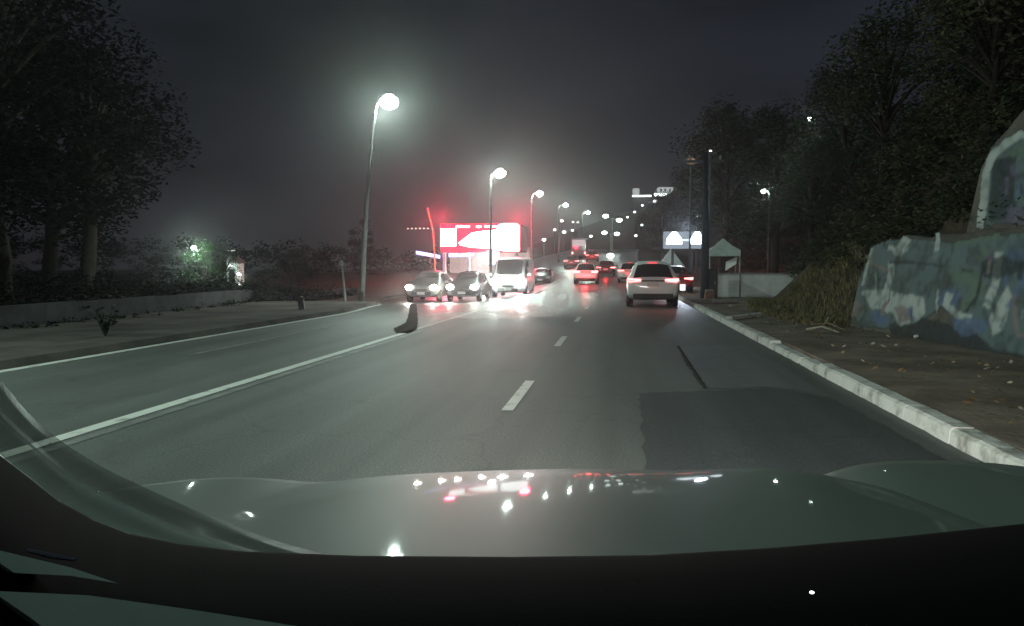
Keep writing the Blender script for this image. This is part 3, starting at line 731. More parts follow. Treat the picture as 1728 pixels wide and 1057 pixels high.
# ------------------------------------------------------------------ petrol station with red canopy
Yc = 76.0
A, B = at(744, 425, Yc), at(877, 425, Yc); zt = at(800, 379, Yc).z; zb = at(800, 425, Yc).z; gz = zr(-12, Yc)
t = thing('petrol_station', ((A.x + B.x) / 2, Yc, gz), 'petrol station with a glowing red and white canopy beside the oncoming lanes', 'petrol station')
w2 = (B.x - A.x) / 2; z0, z1 = zb - gz, zt - gz; hz = z1 - z0
s = MB(); s.box((0, 3.2, z0 + hz * .5), (w2 * 2, 6, hz)); cn = s.build('canopy', M['dark_steel'], t)
def pane_on(px0, py0, px1, py1, m, nm, d, parent, skew=0):
    a, b = at(px0, py1, Yc + .2), at(px1, py0, Yc + .2); s = MB(); o = Vector(((A.x + B.x) / 2, Yc, gz)); a -= o; b -= o
    s.box(((a.x + b.x) / 2, .2 - d / 2, (a.z + b.z) / 2), (b.x - a.x, d, b.z - a.z)); return s.build(nm, M[m], parent)
M['red_soft'] = glow('red_soft', (1.0, .02, .08), 1.6)
pane_on(744, 377, 878, 426, 'red_soft', 'fascia', .06, cn)
pane_on(744, 386, 770, 416, 'white_lit', 'sign_panel', .14, cn)
# pale swoosh across the front
s = MB(); o = Vector(((A.x + B.x) / 2, Yc, gz))
pl = [(774, 410), (784, 402), (796, 393), (815, 390), (838, 388), (842, 379), (850, 377), (872, 377), (876, 381), (876, 424), (850, 424), (820, 419), (795, 418), (776, 414)]
f = [at(x, y, Yc - .05) - o for x, y in pl]; f2 = [p + Vector((0, .16, 0)) for p in f]
s.poly(f[::-1]); s.poly(f2)
for i in range(len(f)): s.quad(f[i], f[(i + 1) % len(f)], f2[(i + 1) % len(f)], f2[i])
s.build('lit_panel', M['white_lit'], cn, recalc=True)
for x0, x1 in ((770, 782), (784, 793), (804, 812), (818, 828), (832, 840)):
    pane_on(x0, 381, x1, 384.5, 'white_lit', 'strip_light', .16, cn)
for x in (750, 790, 832, 872):
    a = at(x, 430, Yc + 2.5) - o; s = MB(); s.box((a.x, 2.5, z0 / 2), (.3, .3, z0)); s.build('column', M['white_wall'], t)
s = MB(); s.box((-.2, 9, 1.5), (w2 * 2.2, 4, 3)); sh = s.build('shop', M['concrete'], t)
for x0, y0, x1, y1, tilt in ((702, 427, 742, 433, .09), (757, 428, 772, 434, 0), (774, 428, 800, 433, -.03)):
    a, b = at(x0, y1, Yc + 1), at(x1, y0, Yc + 1); a -= o; b -= o
    s = MB(); k = tilt * (b.x - a.x)
    s.v += [(a.x, 1, a.z + k), (b.x, 1, a.z - k), (b.x, 1, b.z - k), (a.x, 1, b.z + k), (a.x, 1.2, a.z + k), (b.x, 1.2, a.z - k), (b.x, 1.2, b.z - k), (a.x, 1.2, b.z + k)]
    s.f += [(0, 1, 2, 3), (5, 4, 7, 6), (3, 2, 6, 7), (1, 0, 4, 5), (0, 3, 7, 4), (2, 1, 5, 6)]; s.m += [0] * 6
    s.build('sign_light', M['violet_lit'], t)
point(t, (0, 3, z0 - .5), 2200, (1, .75, .75), .6, 'canopy_light')
for k in (-1.0, 1.0): point(t, (w2 * k * .95, -.6, z1 + .5), 2800, (1, .04, .1), .5, 'red_sign_light')
# totem sign with pale head in front of the canopy
a = at(832, 440, 66); g0 = zr(a.x, 66)
t = thing('totem_sign', (a.x, 66, g0), 'pale glowing totem sign on a post below the red canopy', 'sign')
s = MB(); s.tube([(0, 0, 0), (0, 0, a.z - g0)], .09, 8); s.build('post', M['white_wall'], t)
M['pale_lit'] = glow('pale_lit', (.85, .9, 1.0), 1.3)
s = MB(); s.box((0, -.05, a.z - g0 + .25), (1.1, .22, 1.2)); s.build('sign_box', M['pale_lit'], t, bevel=.05)
# string of lights left of the station and leaning yellow pole
a, b = at(688, 386, 78), at(722, 384, 78)
t = thing('string_lights', (a.x, 78, a.z), 'string of tiny warm bulbs left of the red canopy', 'string lights')
s = MB(); s.tube([(-.1, 0, .1), ((b.x - a.x) / 2, 0, .02), (b.x - a.x + .2, 0, .12)], .02, 5); s.build('wire', M['black'], t)
M['bulb_warm'] = glow('bulb_warm', (1, .85, .75), 3.0)
for k in range(6):
    s = MB(); s.ball((k / 5 * (b.x - a.x), 0, .0), .07, 8, 5); s.build('bulb', M['bulb_warm'], t, smooth=True)
a, b = at(722, 354, 77), at(731, 392, 77); g0 = zr(-13, 77)
t = thing('flagpole', (b.x, 77, g0), 'leaning yellowish pole beside the red canopy', 'pole')
s = MB(); s.tube([(0.2, 0, 0), (0, 0, b.z - g0), (a.x - b.x, 0, a.z - g0)], [.08, .07, .05], 8); s.build('shaft', mat('yellow_paint', (.5, .4, .16), .6, .4, var=.2), t, smooth=True)
s = MB(); s.ball((a.x - b.x, 0, a.z - g0 + .1), .13, 8, 6); s.build('finial', M['steel'], t, smooth=True)

# ------------------------------------------------------------------ right roadside: wall, gazebo, billboard, poles
a, b = gp(1208, 506), at(1294, 464, 34.5)
t = thing('garden_wall', (a.x, 34.2, .05), 'low white garden wall disappearing into the grass bank', 'wall')
L, H = b.x - a.x + 1.5, at(1208, 463, 34.2).z
s = MB(); s.box((L / 2, .1, H / 2 - .1), (L, .2, H + .1)); s.build('wall', M['white_wall'], t, bevel=.01)
s = MB(); s.box((L / 2, .1, H - .02), (L + .06, .27, .06)); s.build('coping', M['concrete'], t)
s = MB(); s.box((.95, -.01, H / 2), (.07, .03, H - .12)); s.build('joint', M['concrete'], t)
s = MB(); s.box((-.06, .9, H / 2 - .1), (.2, 1.8, H + .1)); s.build('wall', M['white_wall'], t)
a = at(1189, 490, 33.0); gz = .1
t = thing('utility_pole', (a.x, 33, gz), 'tall dark utility pole at the right kerb beside the white wall', 'utility pole')
hp = at(1186, 262, 33).z
s = MB(); s.tube([(0, 0, -.2), (0, 0, hp * .5), (-.05, 0, hp)], [.17, .15, .12], 12); s.build('shaft', mat('pole_dark', (.03, .038, .05), .95, .05, var=.4, vs=6), t, smooth=True)
s = MB(); s.box((-.05, 0, hp - .35), (1.5, .1, .1)); cb = s.build('crossarm', M['dark_steel'], t)
for k in (-.6, .0, .6):
    s = MB(); s.tube([(-.05 + k, 0, hp - .3), (-.05 + k, 0, hp - .12)], [.05, .03], 8); s.build('insulator', M['concrete'], cb)
a = at(1199, 489, 33.6)
t = thing('utility_cabinet', (a.x + .03, 33.7, .1), 'black metal cabinet standing between the dark pole and the white wall', 'cabinet')
s = MB(); s.box((0, 0, .6), (.42, .4, 1.2)); s.build('case', M['black'], t, bevel=.02)
s = MB(); s.box((0, -.212, .62), (.36, .02, 1.05)); dr = s.build('door', M['dark_steel'], t)
s = MB(); s.box((.13, -.23, .62), (.03, .03, .12)); s.build('handle', M['steel'], dr)
t = thing('junction_box', (at(1186, 500, 32.5).x, 32.4, .1), 'small reddish brick stump at the foot of the dark pole', 'stump')
s = MB(); s.box((.25, 0, .17), (.4, .4, .34), taper=.85); s.build('block', mat('brick', (.28, .17, .14), .9, .2, var=.5, vs=7), t, bevel=.03)
s = MB(); s.box((.25, 0, .36), (.3, .3, .05)); s.build('lid', M['concrete'], t)
# gazebo
a, b, c = at(1194, 428, 40), at(1246, 428, 40), at(1221, 402, 40); cx = (a.x + b.x) / 2; hw = (b.x - a.x) / 2; ze = at(1220, 423, 40).z
gz = ground_z(cx, 40)
t = thing('gazebo', (cx, 40, gz), 'grey-green gazebo tent with a pointed roof behind the white wall', 'gazebo')
M['tent'] = mat('tent', (.42, .50, .46), .8, .2, var=.25, vs=3)
s = MB(); ap = Vector((0, 0, c.z - gz)); cs = [Vector((sx * hw, sy * hw, ze - gz)) for sx, sy in ((-1, -1), (1, -1), (1, 1), (-1, 1))]
for i in range(4):
    p, q = cs[i], cs[(i + 1) % 4]; m1 = p.lerp(ap, .5) - Vector((0, 0, .06)); m2 = q.lerp(ap, .5) - Vector((0, 0, .06))
    s.quad(p, q, m2, m1); s.poly([m1, m2, ap]); s.quad(p - Vector((0, 0, .28)), q - Vector((0, 0, .28)), q, p)
s.build('roof', M['tent'], t)
for i, p in enumerate(cs):
    s = MB(); s.tube([(p.x * .96, p.y * .96, 0), (p.x * .96, p.y * .96, p.z)], .03, 6); s.build('leg', M['steel'], t)
s = MB(); s.quad((hw * .1, -hw * .5, ze - gz - 1.0), (hw * .8, -hw * .5, ze - gz - .65), (hw * .9, -hw * .4, ze - gz - .3), (hw * .15, -hw * .4, ze - gz - .55)); s.build('side_flap', M['white_wall'], t)
# white tent
a, b, c = at(1112, 448, 52), at(1152, 448, 52), at(1132, 419, 52); cx = (a.x + b.x) / 2; hw = (b.x - a.x) / 2; gz = rise(52) + .1
t = thing('market_tent', (cx, 52, gz), 'pale pyramid tent below the lit billboard', 'tent')
s = MB(); ap = Vector((0, 0, c.z - gz)); ze = a.z - gz; cs = [Vector((sx * hw, sy * hw, ze)) for sx, sy in ((-1, -1), (1, -1), (1, 1), (-1, 1))]
for i in range(4):
    p, q = cs[i], cs[(i + 1) % 4]; s.poly([p, q, ap]); s.quad(p - Vector((0, 0, .2)), q - Vector((0, 0, .2)), q, p)
s.build('roof', M['white_wall'], t)
for p in cs:
    s = MB(); s.tube([(p.x * .95, p.y * .95, -.1), (p.x * .95, p.y * .95, p.z)], .03, 6); s.build('leg', M['steel'], t)
# lit billboard
a, b = at(1119, 420, 50), at(1185, 391, 50); cx = (a.x + b.x) / 2; hw = (b.x - a.x) / 2; gz = rise(50)
t = thing('billboard', (cx, 50, gz), 'bluish white lit billboard with two floodlights above the pavement', 'billboard')
M['board_lit'] = glow('board_lit', (.62, .74, .88), .42)
M['flood'] = glow('flood', (.84, .93, 1.0), 6.0)
s = MB(); s.box((0, 0, (a.z + b.z) / 2 - gz), (hw * 2, .25, b.z - a.z)); s.build('panel', M['board_lit'], t, bevel=.02)
s = MB()
for k in (-.5, .5): s.tube([(hw * k, .2, 0), (hw * k, .2, b.z - gz)], .08, 8)
s.build('frame', M['dark_steel'], t)
s = MB(); s.box((0, -.16, (a.z + b.z) / 2 - gz + .0), (hw * 1.0, .06, .1)); s.build('rail', M['steel'], t)
for k, w_ in ((-.45, 1.15), (.72, .95)):
    s = MB(); zc = (a.z + b.z) / 2 - gz
    s.poly([(hw * k - .42 * w_, -.3, zc - .25), (hw * k + .42 * w_, -.3, zc - .25), (hw * k + .38 * w_, -.3, zc + .1), (hw * k + .12, -.3, zc + .5), (hw * k - .12, -.3, zc + .5), (hw * k - .38 * w_, -.3, zc + .1)])
    n = len(s.v); s.v += [(x, y + .12, z) for x, y, z in s.v]; s.f.append(tuple(range(n * 2 - 1, n - 1, -1))); s.m.append(0)
    for i in range(n): s.f.append((i, i + n, (i + 1) % n + n, (i + 1) % n)); s.m.append(0)
    s.build('floodlight', M['flood'], t, recalc=True)
point(t, (0, -.8, b.z - gz + .2), 320, (.70, .84, 1.0), .25, 'billboard_light')
# white marker block by the kerb next to the silver car
a = gp(1150, 498); t = thing('marker_post', (a.x + .02, a.y - .4, .1), 'small bright white marker box at the kerb beside the silver car', 'marker')
s = MB(); s.box((0, 0, .28), (.26, .14, .3)); s.build('plate', glow('marker_lit', (.9, 1, .97), 1.4), t, bevel=.02)
s = MB(); s.box((0, .02, .07), (.06, .06, .16)); s.build('stem', M['steel'], t)
# hilltop house
Yh = 262.0; a, b = at(1067, 334, Yh), at(1137, 316, Yh); g0 = ground_z((a.x + b.x) / 2, Yh)
t = thing('hilltop_house', ((a.x + b.x) / 2, Yh, g0), 'white lit house on top of the distant dark hill', 'house')
o = t.location; M['house_lit'] = glow('house_lit', (.8, .86, .84), .55)
def hb(x0, y0, x1, y1, m, nm, dy, dep):
    p, q = at(x0, y1, Yh) - o, at(x1, y0, Yh) - o; s = MB(); s.box(((p.x + q.x) / 2, dy + dep / 2, (p.z + q.z) / 2), (q.x - p.x, dep, q.z - p.z)); return s.build(nm, M[m], t)
q = at(1100, 330, Yh).z - g0
s = MB(); s.box((0, 6, q / 2 - 1), (b.x - a.x, 9, max(q, 1) + 2)); s.build('base', M['dark_steel'], t)
hb(1067, 330, 1099, 332.5, 'white_lit', 'terrace_light', -1, 1); hb(1068, 318, 1079, 329, 'house_lit', 'tower', 0, 6); hb(1104, 327, 1124, 332, 'white_lit', 'terrace_light', -1, 1)
hb(1110, 316, 1136, 326, 'house_lit', 'upper_storey', 0, 7)
for x in (1114, 1121, 1129): hb(x, 319, x + 3, 324, 'dark_steel', 'window', -.1, .08)
# ------------------------------------------------------------------ vehicles
PROF = {
 'suv': [(0, .46, .78, .80, .78, .74), (.06, .34, .93, .97, .87, .80), (.34, .25, 1.0, 1.30, .89, .68), (.66, .22, 1.0, 1.50, .89, .585), (1.0, .22, .99, 1.58, .89, .555), (1.7, .22, .98, 1.61, .89, .55), (2.45, .22, .96, 1.53, .89, .55), (3.1, .22, .96, 1.10, .88, .72), (3.85, .24, .87, .94, .86, .72), (4.2, .30, .74, .80, .80, .66), (4.32, .42, .60, .64, .72, .6)],
 'sedan': [(0, .45, .74, .76, .76, .70), (.06, .33, .88, .92, .85, .76), (.65, .24, .93, 1.00, .87, .70), (1.1, .2, .93, 1.24, .88, .62), (1.5, .2, .92, 1.43, .88, .58), (2.1, .2, .91, 1.46, .88, .58), (2.75, .2, .90, 1.38, .88, .57), (3.4, .2, .90, 1.0, .87, .70), (4.1, .22, .80, .86, .85, .70), (4.45, .3, .68, .74, .78, .64), (4.55, .4, .56, .6, .7, .58)],
 'van': [(0, .4, 1.0, 1.9, .86, .78), (.08, .3, 1.1, 2.05, .93, .82), (.4, .26, 1.15, 2.15, .95, .84), (2.0, .26, 1.15, 2.2, .95, .84), (3.6, .26, 1.13, 2.12, .95, .82), (4.1, .26, 1.10, 1.75, .94, .80), (4.6, .28, 1.02, 1.12, .92, .78), (4.95, .34, .82, .90, .86, .74), (5.05, .45, .7, .74, .78, .7)],
}
def car(kind, x, y, facing_away, paint_m, label, tail=None, head=None, z=None, rz=0, group=None, scale=1.0, glow_w=25):
    """y is the rear (facing away) or the front (oncoming) nearest the camera"""
    P = PROF[kind]; L = P[-1][0]
    z0 = zr(x, y) if z is None else z
    rot = (0 if facing_away else math.pi) + rz
    # the empty sits under the near bumper; body runs along +y local (away) or the car is turned round
    t = thing('car' if kind != 'van' else 'van', (x + bend(y), y, z0), label, 'car' if kind != 'van' else 'van', rot, group)
    t.scale = (scale,) * 3
    off = 0 if facing_away else -L
    s = MB(); rows = []
    for (yy, zb, zl, ztop, w, wr) in P:
        zm = zb + (zl - zb) * .45
        half = [(0, zb), (w * .8, zb), (w * .96, zb + .07), (w, zm), (w * .985, zl - .03), (w * .955, zl), (lerp(w * .95, wr, .5), lerp(zl, ztop, .52)), (wr, ztop - .05), (wr * .86, ztop), (0, ztop + .015)]
        ring = half + [(-a, b) for a, b in half[-2:0:-1]]
        rows.append([(a, yy + off, b) for a, b in ring])
    s.grid(rows, 0, True); s.poly(rows[0][::-1]); s.poly(rows[-1])
    body = s.build('body', M[paint_m], t, smooth=True, recalc=True, sub=1)
    # station interpolation
    def st(yy):
        for a, b in zip(P, P[1:]):
            if yy <= b[0]:
                k = (yy - a[0]) / (b[0] - a[0]); return [lerp(p, q, k) for p, q in zip(a, b)]
        return P[-1]
    def side_pt(yy, f, sx, o=.014):
        _, zb, zl, ztop, w, wr = st(yy)
        return Vector((sx * (lerp(w * .955, wr, f) + o), yy + off, lerp(zl, ztop - .05, f)))
    # side windows
    r0 = {'suv': (.55, 2.62), 'sedan': (1.15, 2.95), 'van': (3.0, 4.25)}[kind]
    for sx in (-1, 1):
        for a, b in ((0, .47), (.51, 1)):
            s = MB(); ya, yb = lerp(*r0, a), lerp(*r0, b); n = 4
            s.grid([[side_pt(lerp(ya, yb, i / n), f, sx) for i in range(n + 1)] for f in (.1, .5, .86)])
            s.build('window', M['glass'], t, smooth=True)
    # rear and front screens follow the loft
    def screen(y0, y1, nm, f=.86):
        s = MB(); rows = []
        for i in range(5):
            yy = lerp(y0, y1, i / 4); _, zb, zl, ztop, w, wr = st(yy)
            sgn = -1 if nm == 'rear_window' else 1
            rows.append([(u * wr * f, yy + off + sgn * .02, ztop + .022 - .05 * abs(u) ** 4) for u in (-1, -.6, -.2, .2, .6, 1)])
        s.grid(rows); return s.build(nm, M['glass'], t, smooth=True)
    rs = {'suv': (.10, .60), 'sedan': (.75, 1.42), 'van': (.0, .05)}[kind]; fs = {'suv': (2.52, 3.05), 'sedan': (2.82, 3.35), 'van': (3.7, 4.5)}[kind]
    if kind != 'van': screen(*rs, 'rear_window')
    screen(*fs, 'windscreen')
    # wheels
    for wy in (L * .19, L * .81):
        for sx in (-1, 1):
            s = MB(); xo = sx * (P[4][4] - .11); c = Vector((xo, wy + off, .32))
            prof = [(.10, .20), (.11, .30), (.08, .325), (-.08, .325), (-.11, .30), (-.10, .20)]
            s.grid([[c + Vector((a * 1, r * math.cos(q * math.pi / 9), r * math.sin(q * math.pi / 9))) for q in range(18)] for a, r in prof], 0, True)
            wh = s.build('wheel', M['rubber'], t, smooth=True, recalc=True)
            s = MB(); s.disc(c + Vector((sx * .095, 0, 0)), (sx, 0, 0), .205, 16)
            for q in range(5): s.box(c + Vector((sx * .10, 0, 0)), (.02, .05, .38), rx=q * math.pi / 5)
            s.build('rim', M['rim'], wh)
    # lamps
    w = P[1][4]
    yb, yf = off, L + off
    tm = M[tail] if tail else M['tail_off']
    for sx in (-1, 1):
        s = MB()
        if kind == 'van': s.box((sx * .82, yb + .0, 1.0), (.13, .08, .55))
        else:
            zt = .93 if kind == 'suv' else .82
            s.poly([(sx * .40, yb + .015, zt - .035), (sx * (w - .06), yb - .01, zt - .075), (sx * (w + .012), yb + .16, zt - .02), (sx * (w + .0), yb + .16, zt + .06), (sx * (w - .08), yb - .0, zt + .05), (sx * .42, yb + .02, zt + .03)][:: sx])
            n = len(s.v); s.v += [(a, b + .1, c) for a, b, c in s.v]; s.f.append(tuple(range(2 * n - 1, n - 1, -1))); s.m.append(0)
            for i in range(n): s.f.append((i, (i + 1) % n, (i + 1) % n + n, i + n)); s.m.append(0)
        s.build('taillight', tm, t, recalc=True)
        s = MB(); zh = {'suv': .76, 'sedan': .66, 'van': .86}[kind]
        hx = {'suv': .64, 'sedan': .62, 'van': .70}[kind]
        s.ball((sx * hx, yf - .10, zh), .21 if head == 'head_cool' else .155, 12, 8, sc=(1.3, 1.0, .9))
        s.build('headlight', M[head] if head else M['lamp_off'], t, smooth=True)
    # bumpers, grille, plates, mirrors
    s = MB(); s.box((0, yb + .10, .36), (w * 1.5, .26, .20), taper=1.04); s.build('rear_bumper', M['black'], t, bevel=.03)
    s = MB(); s.box((0, yf - .08, .44), (w * 1.15, .16, .2)); s.box((0, yf - .03, .63), (w * .7, .08, .1)); s.build('grille', M['black'], t, bevel=.02)
    for yy, zz in ((yb - .02, .78 if kind == 'suv' else .66), (yf + .02, .47)):
        s = MB(); s.box((0, yy, zz), (.40, .02, .13)); s.build('number_plate', M['plate'], t)
    if kind != 'van':
        s = MB(); s.box((0, yb + .02, .90 if kind == 'suv' else .78), (.80, .05, .045)); s.build('trim_strip', M['black'], t)
    ym = {'suv': 2.75, 'sedan': 3.0, 'van': 4.2}[kind] + off
    for sx in (-1, 1):
        s = MB(); s.box((sx * (w + .12), ym, {'suv': 1.06, 'sedan': .98, 'van': 1.25}[kind]), (.2, .12, .14), taper=.85); s.build('mirror', M[paint_m], t, bevel=.03)
    if tail:
        s = MB(); zz = {'suv': 1.53, 'sedan': 1.36, 'van': 2.05}[kind]; yy = {'suv': .66, 'sedan': 1.36, 'van': -.02}[kind]
        s.box((0, yy + off, zz), (.3, .06, .03)); s.build('brake_light', M['tail_dim'], t)
    if head:
        for sx in (-1, 1):
            l = bpy.data.lights.new('headlight_beam', 'SPOT'); l.energy = 300 if head == 'head' else 700; l.spot_size = R(64); l.spot_blend = .9; l.color = (1, .93, .82) if head == 'head' else (.92, 1, .98); l.shadow_soft_size = .08
            o = bpy.data.objects.new('headlight_beam', l); C.objects.link(o); o.parent = t
            o.location = (sx * {'suv': .64, 'sedan': .62, 'van': .70}[kind], yf + .12, .7); o.rotation_euler = (R(86), 0, 0)
            if True: o.rotation_euler = (R(-90 - 0) + R(180) - R(5), 0, 0)
    if tail in ('tail', 'tail_hot'):
        point(t, (0, yb - .7, .75), glow_w, (1, .05, .06), .2, 'brake_glow')
    return t
M['tail_off'] = mat('tail_off', (.16, .01, .012), .3, .5, var=.1)
M['lamp_off'] = mat('lamp_off', (.5, .5, .5), .15, .6, var=.1)
M['silver'] = mat('silver', (.80, .81, .80), .4, .5, metal=0, coat=.4, var=.06)
M['white_car'] = mat('white_car', (.66, .66, .65), .35, .5, coat=.6, var=.06)
M['dark_car'] = mat('dark_car', (.045, .047, .052), .35, .5, coat=.7, var=.1)
M['grey_car'] = mat('grey_car', (.15, .155, .16), .35, .5, coat=.7, var=.1)
M['red_car'] = mat('red_car', (.28, .03, .035), .35, .5, coat=.7, var=.1)
GO, GA = 'oncoming traffic with headlights on', 'traffic ahead with brake lights on'
c1 = gp(1102, 519); car('suv', c1.x, 27.6, True, 'silver', 'silver hatchback driving ahead in the right lane, nearest of the traffic', tail='tail', group=GA, glow_w=1.5)
X = lambda px, Y: at(px, 452, Y).x
car('suv', X(990, 60) - bend(60), 58, True, 'white_car', 'white car braking in the left lane beyond the silver hatchback', tail='tail_hot', group=GA, glow_w=90)
car('sedan', X(1022, 72) - bend(72), 72, True, 'dark_car', 'dark car braking just right of the white car', tail='tail', group=GA)
car('sedan', X(966, 92) - bend(92), 90, True, 'grey_car', 'grey car with glaring lights at the left of the queue ahead', tail='tail', group=GA)
car('suv', X(1000, 112) - bend(112), 110, True, 'red_car', 'reddish car high up the road in the distant queue', tail='tail', group=GA)
car('sedan', X(1146, 40) - bend(40) - .15, 40, True, 'red_car', 'car with a red tail light showing just right of the silver hatchback', tail='tail', group=GA, glow_w=4)
car('suv', X(1062, 62) - bend(62), 61, True, 'white_car', 'pale car ahead, half hidden at the left of the silver hatchback', tail='tail', group=GA)
car('suv', X(714, 40), 39.5, False, 'grey_car', 'oncoming grey car furthest to the left, below the violet sign light', head='head', group=GO)
car('suv', X(782, 41), 40.5, False, 'dark_car', 'oncoming dark car with warm headlights in the middle lane', head='head', group=GO)
car('van', X(863, 43), 41.5, False, 'white_car', 'oncoming white van with dazzling headlights nearest the centre line', head='head_cool', group=GO)
car('sedan', X(915, 66), 64, False, 'dark_car', 'unlit dark car behind the dazzling van in the oncoming queue', group=GO)
# bus far ahead
a, b = at(966, 434, 128), at(987, 416, 128); g0 = zr(0, 128)
t = thing('bus', ((a.x + b.x) / 2, 128, g0), 'bus with a pale lit rear window far up the road', 'bus', 0, GA)
w = b.x - a.x; s = MB(); s.box((0, 4, 1.75), (2.5, 8, 2.9)); s.build('body', M['grey_car'], t, bevel=.15)
M['bus_lit'] = glow('bus_lit', (.9, .75, .75), .6)
s = MB(); s.box((0, -.03, 2.4), (2.0, .08, 1.0)); s.build('rear_window', M['bus_lit'], t, bevel=.02)
for sx in (-1, 1):
    s = MB(); s.box((sx * 1.0, -.04, .8), (.24, .08, .35)); s.build('taillight', M['tail'], t)
    for yy in (1.4, 6.4):
        s = MB(); s.tube([(sx * .95, yy, .45), (sx * 1.24, yy, .45)], .45, 16); s.build('wheel', M['rubber'], t)

# ------------------------------------------------------------------ the car the picture is taken from
own = thing('own_car', (0, 1.0, 0), 'grey-green car with its bonnet and black dashboard along the bottom', 'car')
M['hood'] = mat('hood', (.112, .140, .120), .5, .3, metal=.0, coat=.30, coatr=.045, var=.05, vs=.6)
FE = [(60, 862), (120, 846), (180, 829), (225, 821), (270, 815), (330, 808), (400, 805), (450, 807), (500, 812), (545, 815), (590, 809), (650, 803), (720, 799), (800, 795.5), (880, 793), (950, 791.5), (1030, 792), (1100, 794), (1150, 794), (1200, 792.5), (1250, 790.5), (1290, 790.5), (1330, 793), (1370, 798), (1410, 805), (1460, 815), (1520, 830), (1580, 848), (1640, 870)]
BP = [(.30, .962), (.5, .960), (.9, .948), (1.1, .938), (1.3, .925), (1.48, .911), (1.65, .8935), (1.75, .882), (1.85, .869), (1.92, .858), (2.1, .82)]
def bonnet_z(y):
    h = .06                                                           # softened so that the curve has no kinks
    return (pw(BP, y - h) + 2 * pw(BP, y) + pw(BP, y + h) + pw(BP, y - h / 2) + pw(BP, y + h / 2)) / 6
def smooth_fe(px): return sum(pw(FE, px + k * 9) for k in range(-3, 4)) / 7
s = MB(); cols = []
for k in range(131):
    px = lerp(70, 1630, k / 130); py = smooth_fe(px)
    Yf = 1.90 - .30 * (abs(px - 900) / 760) ** 2.6
    f = at(px, py, Yf); dz = f.z - bonnet_z(Yf)
    col = []
    for i in range(37):
        y = lerp(Yf, .34, (i / 36)); x = f.x * lerp(1, .96, i / 36)
        fall = 1 - sm((Yf - y) / .95)
        crown = -.018 * ((x + .06) / .7) ** 2 * (1 - fall)
        col.append((x, y, bonnet_z(y) + dz * fall + crown))
    a, b = Vector(col[0]), Vector(col[0]); 
    cols.append([(a.x, a.y + .004, a.z - .22), (a.x, a.y + .004, a.z - .008)] + col)
s.grid(cols); s.build('bonnet', M['hood'], own, smooth=True).location = (0, -1.0, 0)
# right wing: a separate rounded panel beyond the bonnet's shut line
s = MB(); cols = []
WE = [(1350, 812), (1385, 803), (1415, 793), (1440, 786), (1470, 781), (1510, 778), (1560, 777), (1610, 777.5), (1670, 781), (1728, 787), (1800, 798), (1880, 815), (1980, 850)]
for k in range(61):
    px = lerp(1355, 1960, k / 60); py = sum(pw(WE, px + q * 7) for q in range(-2, 3)) / 5
    Yf = 2.02 - .34 * (k / 60) ** 2; f = at(px, py, Yf); col = []
    for i in range(27):
        y = lerp(Yf, .5, i / 26); d = Yf - y
        z = f.z + .15 * d * math.exp(-d / .5) + .008 * d - .05 * sm(d / 1.1)
        col.append((f.x * lerp(1, .93, i / 26), y, z))
    a = col[0]; cols.append([(a[0], a[1] + .004, a[2] - .25), (a[0], a[1] + .004, a[2] - .01)] + col)
s.grid(cols); s.build('wing', M['hood'], own, smooth=True).location = (0, -1.0, 0)
for sx in (-.62, .58):
    l = bpy.data.lights.new('headlight_beam', 'SPOT'); l.energy = OWN_W; l.spot_size = R(86); l.spot_blend = 1.0; l.color = (1, .97, .9); l.shadow_soft_size = .06
    o = bpy.data.objects.new('headlight_beam', l); C.objects.link(o); o.parent = own; o.location = (sx, 1.12, .66); o.rotation_euler = (R(90 - 1.5), 0, R(-3))
# dashboard: a soft black shelf whose top edge hides the back of the bonnet
edge = [(-60, 722), (4, 772), (51, 808), (99, 846), (158, 878), (217, 901), (300, 918), (400, 930), (600, 938), (864, 940), (1100, 937), (1300, 925), (1500, 908), (1728, 884), (1900, 866)]
def emb(px, py, d): 
    v = ray(px, py); return Vector((0, 0, CAMH)) + v * d
s = MB(); rows = []
E = []
for a, b in zip(edge, edge[1:]):
    for k in range(4): E.append((lerp(a[0], b[0], k / 4), lerp(a[1], b[1], k / 4)))
E.append(edge[-1])
for dy, d in ((14, .475), (3, .47), (0, .455), (4, .44), (40, .40), (90, .36), (170, .32), (330, .28)):
    rows.append([emb(x, y + dy, d) for x, y in E])
s.grid(rows); M['dash'] = mat('dash', (.0016, .002, .002), .9, .05, var=.3, vs=60, bump=.05, bs=400)
s.build('dashboard', M['dash'], own, smooth=True).location = (0, -1, 0)
# windscreen reflections at lower left, put into a dark and a pale tinted strip
def band(name, inner, outer, m, d0, d1):
    s = MB(); rows = [[], [], []]; n = 40
    def smp(path, u):
        u *= len(path) - 1; i = min(int(u), len(path) - 2); k = u - i
        p = [path[max(i - 1, 0)], path[i], path[i + 1], path[min(i + 2, len(path) - 1)]]
        return [.5 * ((2 * p[1][q]) + (-p[0][q] + p[2][q]) * k + (2 * p[0][q] - 5 * p[1][q] + 4 * p[2][q] - p[3][q]) * k * k + (-p[0][q] + 3 * p[1][q] - 3 * p[2][q] + p[3][q]) * k ** 3) for q in (0, 1)]
    for i in range(n + 1):
        a, b = smp(inner, i / n), smp(outer, i / n)
        rows[0].append(emb(*a, d0)); rows[1].append(emb((a[0] + b[0]) / 2, (a[1] + b[1]) / 2, (d0 + d1) / 2)); rows[2].append(emb(*b, d1))
    s.grid(rows)
    o = s.build(name, M[m], own, smooth=True); o.location = (0, -1, 0)
    md = o.modifiers.new('thick', 'SOLIDIFY'); md.thickness = .004
    return o
M['dark_reflection'] = mat('dark_reflection', (.02, .028, .026), .35, .4, trans=.62, var=.2)
M['pale_reflection_band'] = mat('pale_reflection_band', (.24, .30, .28), .9, .1, trans=.55, var=.15)
